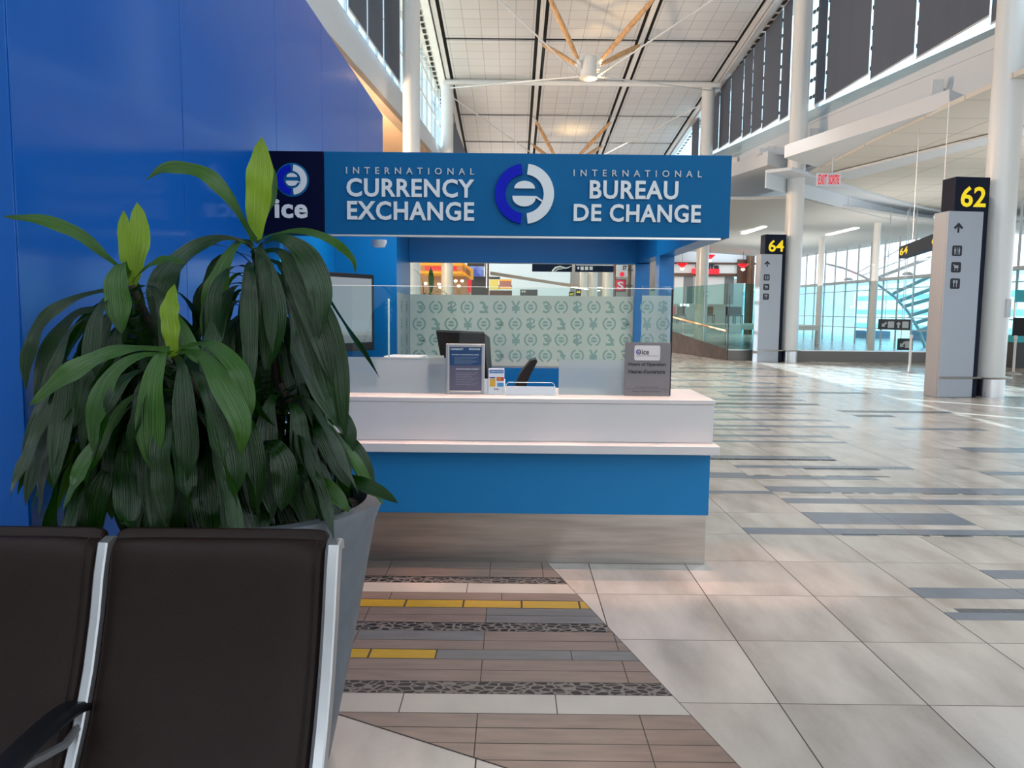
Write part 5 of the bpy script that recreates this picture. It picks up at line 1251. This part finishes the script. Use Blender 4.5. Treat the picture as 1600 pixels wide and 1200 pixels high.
# upper left window row behind the food court
struct(MB().box((-20, 60, 6.0), (8, 60.2, 13)).build('wall_far_upper', M['white']))

# hangers for the distant signs
for nm in ('airline_banner', 'overhead_sign', 'gate_lightbox', 'gate_lightbox.001'):
    o = bpy.data.objects[nm]; pan = [c for c in o.children if c.name.startswith('panel')][0]
    co = [v.co for v in pan.data.vertices]; x0 = min(c.x for c in co); x1 = max(c.x for c in co); y_ = sum(c.y for c in co) / len(co); z_ = max(c.z for c in co)
    for f in (.2, .8): xx = x0 + (x1 - x0) * f; MB().tube([(xx, y_, z_), (xx, y_, RH(y_) + .1)], .0035, 6).build('suspension_cable', M['steel2'], o)
for nm in ('shop_blade_sign', 'shop_panel_sign'):
    o = bpy.data.objects[nm]; pan = [c for c in o.children if c.name.startswith(('frame', 'panel'))][0]; co = [v.co for v in pan.data.vertices]
    z_ = sum(c.z for c in co) / len(co); x1 = max(c.x for c in co); MB().box((x1 - .1, 22.121, z_ - .02), (onY(987, 440, 22.3).x, 22.16, z_ + .02)).build('bracket', M['charcoal'], o)

struct(MB().box((8.0, 26, 6.75), (13, 62, 6.95)).build('trim_9', M['fascia']))

struct(MB().box((4.5, 61.5, 0), (17.2, 61.8, 7.2)).build('wall_cafe_sky_block', mat('sky_block_grey', (.45, .43, .42), .7)))  # added to block bright sky from mirroring in the floor

# ================================================================ FOREGROUND: potted plant
def catmull(P, n=5):
    P = [Vector(p) for p in P]; Q = [P[0] * 2 - P[1]] + P + [P[-1] * 2 - P[-2]]; out = []
    for i in range(1, len(Q) - 2):
        for k in range(n):
            t = k / n; a, b, c, d = Q[i - 1], Q[i], Q[i + 1], Q[i + 2]
            out.append(.5 * ((2 * b) + (c - a) * t + (2 * a - 5 * b + 4 * c - d) * t * t + (3 * b - a - 3 * c + d) * t ** 3))
    return out + [P[-1]]
def leaf(mb, spine, W, rnd, pet=.16, fold=.22, wav=.10, twist=0.0, face=None, tipw=0.0):
    """strap shaped leaf along a spine; UV u across, v along"""
    n = len(spine); n0 = len(mb.v); L = [0]
    for i in range(1, n): L.append(L[-1] + (spine[i] - spine[i - 1]).length)
    tot = L[-1] or 1; vs = []; ph = rnd.uniform(0, 6.28); f1 = rnd.uniform(2.0, 3.5)
    prev = None
    for i in range(n):
        s = L[i] / tot; t = (spine[min(i + 1, n - 1)] - spine[max(i - 1, 0)]).normalized()
        ref = face if face is not None else Vector((0, 0, 1))
        S = t.cross(ref)
        if S.length < .15: S = prev if prev is not None else t.cross(Vector((0, 1, 0)))
        S = S.normalized()
        if prev is not None:
            if S.dot(prev) < 0: S = -S
            S = (S * .5 + prev * .5).normalized()
        prev = S; S2 = S
        if twist: S2 = (Matrix.Rotation(twist * s, 3, t) @ S)
        N = S2.cross(t).normalized()
        tab = ((0, .40), (.2, .72), (.45, 1), (.70, .95), (.88, .55), (.96, .2), (1, .02)) if pet < .1 else ((0, .42), (.08, .27), (.22, .33), (.38, .68), (.52, .93), (.64, 1), (.78, .88), (.90, .54), (.97, .2), (1, .02))
        for (s0, w0), (s1_q, w1_q) in zip(tab[:-1], tab[1:]):
            if s0 <= s <= s1_q + 1e-6: w = w0 + (w1_q - w0) * (s - s0) / (s1_q - s0); break
        w *= W * .5
        for j, u in enumerate((-1, -.55, 0, .55, 1)):
            e = wav * w * math.sin(f1 * 6.28 * s + ph + (2.0 if u > 0 else 0)) * abs(u) ** 2
            p = spine[i] + S2 * (u * w) + N * (abs(u) ** 1.2 * fold * w + e)
            if p.y > Y0 - .06 and p.x < WX + .02: p.x = WX + .02 + rnd.uniform(0, .01)
            vs.append(p); mb.uv[n0 + i * 5 + j] = (.5 + .5 * u, s)
    fs = [(i * 5 + j, i * 5 + j + 1, i * 5 + j + 6, i * 5 + j + 5) for i in range(n - 1) for j in range(4)]
    mb.add(vs, fs)
def arch(base, az, e0, L, droop, rnd, n=18):
    """spine that leaves the stem at elevation e0 and bends over until it hangs"""
    lim = -rnd.choice((1.0, 1.2, 1.35, 1.5)); P = [Vector(base)]; e = e0; st = L / n; bend = rnd.uniform(-.25, .25)
    for i in range(n):
        s = i / n; az += bend / n
        e -= droop * (1.9 if .08 < s < .55 else .8) / n
        e = max(e, lim)
        P.append(P[-1] + Vector((math.cos(az) * math.cos(e), math.sin(az) * math.cos(e), math.sin(e))) * st)
    return P
PC = Vector((-.866, 2.60, 0)); PR = .42; PH = .94
pt = T('potted_dracaena', 'large leafy corn plant with lime shoots in grey round planter', 'potted plant', (PC.x, PC.y, 0))
MB().lathe(PC, [(.20, 0), (.235, 0.01), (.32, .42), (.398, .86), (PR, PH - .02), (PR, PH), (PR - .05, PH), (PR - .055, PH - .07), (.30, PH - .075)], 64).build('planter', M['pot'], pt, smooth=True)['label'] = 'grey tapered planter'
sm = MB(); rs = random.Random(3); g = 22
for i in range(g):
    for j in range(g):
        pass
ring_n = 30
vs = [(PC.x, PC.y, PH - .035)]; fs = []
for i in range(1, 9):
    for j in range(ring_n):
        w = 6.283 * j / ring_n; r_ = (PR - .056) * i / 8; vs.append((PC.x + r_ * math.cos(w), PC.y + r_ * math.sin(w), PH - .045 + rs.uniform(-.012, .018) * (i < 8)))
for j in range(ring_n): fs.append((0, 1 + j, 1 + (j + 1) % ring_n))
for i in range(7):
    for j in range(ring_n): fs.append((1 + i * ring_n + j, 1 + (i + 1) * ring_n + j, 1 + (i + 1) * ring_n + (j + 1) % ring_n, 1 + i * ring_n + (j + 1) % ring_n))
sm.add(vs, fs)
sm.build('soil', M['soil'], pt, smooth=True)
# bark chips and moss
ch = MB()
for i in range(260):
    w = rs.uniform(0, 6.28); r_ = (PR - .08) * math.sqrt(rs.random()); a = Vector((PC.x + r_ * math.cos(w), PC.y + r_ * math.sin(w), PH - .032)); d_ = Vector((rs.uniform(-1, 1), rs.uniform(-1, 1), rs.uniform(-.1, .4))).normalized() * rs.uniform(.015, .045)
    ch.tube([a, a + d_ * .5 + Vector((0, 0, .006)), a + d_], [.002, .0025, .001], 4)
cho = ch.build('moss_litter', mat('moss_litter', (.045, .042, .022), .9, var=.4), pt); cho['kind'] = 'stuff'
cr_ = {'A': (397, 392, 2.62), 'B': (205, 446, 2.40), 'C': (272, 556, 2.22), 'D': (335, 545, 2.80), 'E': (440, 600, 2.52), 'F': (135, 560, 2.34), 'G': (470, 660, 2.66), 'H': (330, 650, 2.40), 'I': (190, 640, 2.24), 'J': (400, 500, 2.72), 'K': (400, 700, 2.45)}
CR = {k: onY(*v) for k, v in cr_.items()}
stm = {'A': (-.80, 2.68), 'B': (-1.0, 2.58), 'C': (-.86, 2.50), 'E': (-.70, 2.62), 'H': (-.90, 2.62), 'G': (-.66, 2.72), 'I': (-1.03, 2.50)}
for k, (x, y) in stm.items():
    top = CR[k]; b = Vector((x, y, PH - .05)); mid = (b + top) / 2 + Vector((.02, .02, .03))
    path = catmull([b, mid, top], 8)
    MB().tube(path, [.017 - .006 * i / len(path) for i in range(len(path))], 10).build('stem', M['stem'], pt, smooth=True)
H_ = [  # hero leaves traced as space curves around the crowns: points (px, py, Y), width, tone
    ([(400, 375, 2.62), (403, 330, 2.61), (407, 275, 2.60), (409, 214, 2.60)], .086, 2), ([(402, 380, 2.64), (412, 340, 2.66), (422, 305, 2.70), (428, 262, 2.74)], .05, 1),
    ([(398, 376, 2.6), (378, 342, 2.56), (352, 302, 2.52), (312, 270, 2.48), (262, 263, 2.46), (227, 282, 2.45)], .062, 1),
    ([(400, 380, 2.62), (428, 366, 2.58), (478, 362, 2.55), (520, 378, 2.52), (550, 404, 2.50), (556, 428, 2.5)], .034, 1),
    ([(402, 386, 2.6), (440, 372, 2.5), (478, 402, 2.45), (500, 455, 2.43), (498, 530, 2.42)], .084, 0),
    ([(396, 382, 2.6), (345, 372, 2.52), (292, 398, 2.46), (255, 440, 2.42), (246, 520, 2.40)], .09, 0),
    ([(396, 390, 2.6), (372, 380, 2.55), (345, 430, 2.5), (330, 500, 2.48), (325, 545, 2.48)], .085, 1),
    ([(399, 392, 2.58), (405, 390, 2.50), (420, 450, 2.46), (425, 520, 2.45), (415, 580, 2.45)], .10, 0),
    ([(402, 395, 2.6), (440, 395, 2.5), (470, 450, 2.46), (500, 520, 2.45), (520, 600, 2.44)], .08, 0),
    ([(402, 400, 2.6), (450, 420, 2.5), (500, 470, 2.48), (530, 560, 2.46), (540, 690, 2.46)], .055, 0),
    ([(403, 410, 2.6), (450, 450, 2.5), (490, 530, 2.48), (510, 600, 2.47), (528, 660, 2.46)], .085, 0),
    ([(205, 446, 2.40), (201, 410, 2.38), (196, 370, 2.37), (193, 328, 2.37)], .046, 2), ([(207, 446, 2.41), (214, 405, 2.41), (219, 360, 2.42), (214, 316, 2.43)], .066, 2),
    ([(203, 432, 2.38), (172, 406, 2.33), (118, 364, 2.28), (60, 345, 2.22), (4, 338, 2.18)], .050, 1),
    ([(200, 430, 2.36), (190, 412, 2.30), (183, 440, 2.27), (187, 490, 2.26), (190, 522, 2.26)], .078, 1),
    ([(206, 440, 2.4), (232, 416, 2.36), (262, 406, 2.33), (290, 412, 2.31)], .034, 1),
    ([(203, 450, 2.4), (160, 455, 2.34), (110, 470, 2.3), (66, 505, 2.27), (44, 560, 2.26), (40, 610, 2.26)], .055, 0),
    ([(203, 455, 2.4), (165, 480, 2.34), (115, 495, 2.3), (72, 560, 2.28), (56, 640, 2.27)], .06, 0),
    ([(271, 560, 2.22), (268, 520, 2.21), (266, 485, 2.21), (273, 444, 2.21)], .052, 2),
    ([(266, 548, 2.2), (205, 545, 2.14), (140, 566, 2.09), (88, 600, 2.06), (46, 634, 2.04)], .068, 1),
    ([(264, 552, 2.2), (215, 558, 2.12), (172, 592, 2.07), (152, 650, 2.05), (144, 706, 2.05)], .066, 1),
    ([(266, 552, 2.2), (252, 555, 2.10), (238, 610, 2.06), (236, 680, 2.05), (240, 740, 2.05)], .080, 1),
    ([(274, 556, 2.2), (284, 575, 2.10), (289, 640, 2.06), (293, 710, 2.05), (283, 768, 2.05)], .068, 0),
    ([(278, 548, 2.2), (318, 558, 2.12), (352, 610, 2.08), (378, 665, 2.07), (376, 712, 2.07)], .068, 1),
    ([(280, 544, 2.2), (326, 538, 2.14), (368, 572, 2.10), (388, 620, 2.09), (390, 660, 2.09)], .052, 1),
    ([(284, 562, 2.22), (322, 590, 2.14), (350, 660, 2.10), (366, 730, 2.09), (362, 786, 2.09)], .088, 0),
    ([(240, 690, 2.2), (238, 730, 2.12), (228, 790, 2.09), (210, 850, 2.08)], .074, 0), ([(285, 680, 2.24), (288, 740, 2.14), (280, 800, 2.12), (276, 846, 2.12)], .062, 0),
    ([(330, 690, 2.3), (322, 740, 2.2), (325, 800, 2.17), (332, 850, 2.17)], .08, 0), ([(180, 700, 2.2), (165, 740, 2.12), (150, 800, 2.1), (143, 846, 2.1)], .07, 0),
    ([(470, 655, 2.6), (498, 668, 2.5), (525, 712, 2.46), (546, 762, 2.44)], .078, 0), ([(500, 668, 2.66), (548, 690, 2.6), (572, 730, 2.58), (584, 776, 2.56)], .045, 0),
    ([(480, 640, 2.64), (520, 640, 2.58), (545, 670, 2.55), (552, 706, 2.54)], .05, 0), ([(520, 730, 2.6), (556, 752, 2.5), (592, 768, 2.46), (622, 786, 2.44)], .05, 0),
    ([(470, 740, 2.5), (500, 755, 2.42), (530, 780, 2.4), (545, 800, 2.4)], .055, 1), ([(440, 720, 2.44), (480, 740, 2.36), (500, 780, 2.34), (508, 822, 2.33)], .06, 0),
    ([(400, 690, 2.4), (430, 700, 2.32), (445, 740, 2.3), (440, 800, 2.29)], .08, 0), ([(340, 640, 2.36), (380, 660, 2.26), (395, 730, 2.23), (398, 806, 2.22)], .08, 0),
]
rl = random.Random(11)
sets = {0: MB(), 1: MB(), 2: MB()}
for P, w, tone in H_:
    sp_ = catmull([onY(*p) for p in P], 7)
    tgt = sets[tone] if tone != 2 else MB()
    leaf(tgt, sp_, w * (1.0 if tone != 2 else 1.05), rl, pet=.14 if tone != 2 else .05, face=Vector((0, -.75, .65)) if tone != 2 else Vector((0, -1, .1)), fold=.18, wav=.16)
    if tone == 2: tgt.build('young_leaf', M['leafnew'], pt, smooth=True)['label'] = 'upright lime green new leaf'
for k, nleaf, Lm, w in (('A', 36, .56, .070), ('B', 34, .54, .066), ('C', 26, .50, .072), ('D', 24, .55, .07), ('E', 30, .46, .072), ('F', 26, .46, .066), ('G', 26, .38, .064), ('H', 28, .46, .074), ('I', 26, .44, .07), ('J', 30, .55, .072), ('K', 22, .34, .07)):
    c = CR[k]; golden = rl.uniform(0, 6)
    for i in range(nleaf):
        golden += 2.399 + rl.uniform(-.3, .3); f = i / nleaf
        z0 = c.z - (.02 + .26 * f) if k in 'ABJ' else c.z - .02 - .16 * f
        L_ = Lm * rl.uniform(.78, 1.12); e0 = math.radians(rl.uniform(15, 55) * (1 - .6 * f))
        az = golden
        # leaves on the wall side are shorter
        if c.x + math.cos(az) * .3 < WX + .1 and c.y > 2.3: L_ *= .72
        sp_ = arch((c.x + .012 * math.cos(az), c.y + .012 * math.sin(az), z0), az, e0, L_, math.radians(rl.uniform(120, 155)) + e0 * .4, rl)
        if min(p.z for p in sp_) < .80 and any((p.x - PC.x) ** 2 + (p.y - PC.y) ** 2 < .46 ** 2 for p in sp_[-5:]): sp_ = sp_[:int(len(sp_) * .75)]
        if min(p.x for p in sp_) < -1.40 and min(p.y for p in sp_) < 2.22: continue      # no leaf reaches past the wall end into the aisle
        if min(p.y for p in sp_) < 2.03: 
            for p in sp_: p.y = max(p.y, 2.03 + rl.uniform(0, .01))
        leaf(sets[0 if rl.random() < .86 else 1], sp_, w * rl.uniform(.8, 1.1), rl, twist=rl.uniform(-.8, .8), wav=.16)
fo = sets[0].build('foliage', M['leaf'], pt, smooth=True); fo['kind'] = 'stuff'
fo = sets[1].build('mid_green_foliage', M['leafmid'], pt, smooth=True); fo['label'] = 'younger mid green leaves'; fo['kind'] = 'stuff'


# second plant beyond the booth window
p0 = onY(674, 462, 9.6)
pt2 = T('potted_dracaena', 'smaller leafy plant seen through the booth back window', 'potted plant', (p0.x, 9.6, 0))
MB().lathe((p0.x, 9.6, 0), [(.2, 0), (.38, .85), (.33, .85), (.33, .80)], 32).build('planter', M['pot'], pt2, smooth=True)
MB().lathe((p0.x, 9.6, .76), [(.31, 0), (.31, .03)], 24).build('soil', M['soil'], pt2)
MB().tube([(p0.x, 9.6, .79), (p0.x, 9.6, p0.z - .05)], .02, 8).build('stem', M['stem'], pt2)
fm_ = MB()
leaf(fm_, catmull([onY(x, y, 9.6) for x, y in ((672, 470), (674, 445), (673, 417))], 6), .07, rl, face=Vector((0, -1, 0)))
for i in range(26):
    sp_ = arch((p0.x, 9.6, p0.z - .3 * (i / 26)), i * 2.4, math.radians(50), .5 * rl.uniform(.8, 1.1), math.radians(130), rl); leaf(fm_, sp_, .06, rl)
leaf(fm_, catmull([onY(x, y, 9.5) for x, y in ((662, 462), (660, 440), (652, 425), (643, 420))], 6), .03, rl)
f2 = fm_.build('foliage', M['leafmid'], pt2, smooth=True); f2['kind'] = 'stuff'

# ================================================================ FOREGROUND: beam seating
YT = 1.98
ZT_ = onY(350, 838, YT).z
XR = onY(517, 900, YT).x; XM0 = onY(186, 900, YT).x; XM1 = onY(166, 900, YT).x
bn = T('airport_bench', 'brown leather airport seating with aluminium frames in the foreground', 'bench', (-1.0, 1.5, 0))
prof = [(YT + .035, ZT_ - .03), (YT + .01, ZT_ - .004), (YT - .02, ZT_), (YT - .045, ZT_ - .02), (YT - .06, ZT_ - .08), (YT - .085, ZT_ - .18), (YT - .125, ZT_ - .30), (YT - .18, ZT_ - .42), (YT - .245, ZT_ - .53), (YT - .30, ZT_ - .575)]
def shell(x0, x1, prof, th, nm, parent):
    m = MB(); n = len(prof); f = [Vector((0, y, z)) for y, z in prof]; back = []
    for i in range(n):
        t = (f[min(i + 1, n - 1)] - f[max(i - 1, 0)]).normalized(); nn = Vector((0, -t.z, t.y)); back.append(f[i] - nn * th if nn.y < 0 else f[i] + nn * th)
    cols = 9; vs = []
    for a in range(cols):
        u = a / (cols - 1); x = x0 + (x1 - x0) * u; e = min(u, 1 - u) * (x1 - x0); dep = .012 * max(0, 1 - e / .05) ** 2
        for i in range(n): vs.append((x, f[i].y + dep, f[i].z - (dep * .8 if i < 4 else 0)))
        for i in range(n): vs.append((x, back[i].y, back[i].z))
    N = 2 * n; fs = []
    for a in range(cols - 1):
        o, p = a * N, (a + 1) * N
        for i in range(n - 1): fs += [(o + i, o + i + 1, p + i + 1, p + i), (o + n + i, p + n + i, p + n + i + 1, o + n + i + 1)]
        fs += [(o, p, p + n, o + n), (o + n - 1, o + N - 1, p + N - 1, p + n - 1)]
    for o in (0, (cols - 1) * N):
        for i in range(n - 1): fs.append((o + i, o + i + 1, o + n + i + 1, o + n + i))
    ob = m.add(vs, fs).build(nm, M['leather'], parent, smooth=True)
    md = ob.modifiers.new('sub', 'SUBSURF'); md.levels = 2; md.render_levels = 2
    return ob
def seam(x, parent):
    return MB().tube([(x, y - .002, z) for y, z in prof[2:]], .0022, 6).build('piping', M['leather'], parent, smooth=True)
W1 = XR - XM0
for x0, x1 in ((XM0 - .012, XR - .006), (XM1 - .004 - W1, XM1 - .006)):
    b = shell(x0, x1, prof, .035, 'backrest', bn); seam(x1 - .022, b); seam(x0 + .022, b)
    shell(x0, x1, [(YT - .30, .47), (YT - .36, .445), (YT - .52, .43), (YT - .68, .44), (YT - .76, .435), (YT - .78, .41)], .04, 'seat_cushion', bn)
def barframe(xc, w):
    m = MB(); pp = [(YT + .014, ZT_ - .006), (YT - .01, ZT_ + .001), (YT - .045, ZT_ - .006)] + [(y - .012, z) for y, z in prof[4:]] + [(YT - .40, .42), (YT - .76, .41)]
    f = [Vector((0, y, z)) for y, z in pp]; n = len(f); vs = []
    for i in range(n):
        t = (f[min(i + 1, n - 1)] - f[max(i - 1, 0)]).normalized(); nn = Vector((0, -t.z, t.y)); d_ = .045
        if nn.y < 0: nn = -nn
        if i < 2: nn = Vector((0, .3, -1)).normalized(); d_ = .03
        for dx, dn in ((-w / 2, .004), (-w / 2 + .004, 0), (w / 2 - .004, 0), (w / 2, .004), (w / 2, d_), (-w / 2, d_)): vs.append((xc + dx, f[i].y + nn.y * dn, f[i].z + nn.z * dn))
    fs = [(i * 6 + j, i * 6 + (j + 1) % 6, (i + 1) * 6 + (j + 1) % 6, (i + 1) * 6 + j) for i in range(n - 1) for j in range(6)] + [tuple(range(6)), tuple(range((n - 1) * 6, n * 6))]
    m.add(vs, fs); o = m.build('side_frame', M['alu'], bn, smooth=True); return o
barframe((XR + onY(537, 900, YT).x) / 2 , .030)
barframe((XM0 + XM1) / 2, .026)
barframe(XM1 - W1 - .03, .026)
# armrest between the seats
xa = (XM0 + XM1) / 2
am = MB()
path = catmull([(xa - .01, YT - .10, .585), (xa - .012, YT - .20, .625), (xa - .012, YT - .34, .630), (xa - .012, YT - .50, .615), (xa - .012, YT - .60, .59)], 5)
n = len(path)
vs = []
for i, p in enumerate(path):
    w = .036 * (1 - .35 * abs(2 * i / (n - 1) - 1) ** 3)
    for dx, dz_ in ((-w, 0), (-w * .6, .012), (w * .6, .012), (w, 0), (w * .8, -.012), (-w * .8, -.012)): vs.append((p.x + dx, p.y, p.z + dz_))
am.add(vs, [(i * 6 + j, i * 6 + (j + 1) % 6, (i + 1) * 6 + (j + 1) % 6, (i + 1) * 6 + j) for i in range(n - 1) for j in range(6)] + [tuple(range(6)), tuple(range((n - 1) * 6, n * 6))])
ar = am.build('armrest', M['black'], bn, smooth=True)
MB().tube([(xa, YT - .13, .585), (xa, YT - .24, .56), (xa, YT - .40, .60), (xa, YT - .52, .612)], .010, 8).build('armrest_bracket', M['alu'], ar, smooth=True)
MB().box((-1.75, YT - .55, .30), (-.40, YT - .47, .38)).build('beam', M['alu'], bn, bevel=.006)
for x in (-.62, -1.5):
    MB().tube([(x, YT - .51, .02), (x, YT - .51, .30)], .028, 12).build('leg', M['alu'], bn); MB().tube([(x, YT - .80, .02), (x, YT - .25, .02)], .02, 10).build('foot', M['alu'], bn)
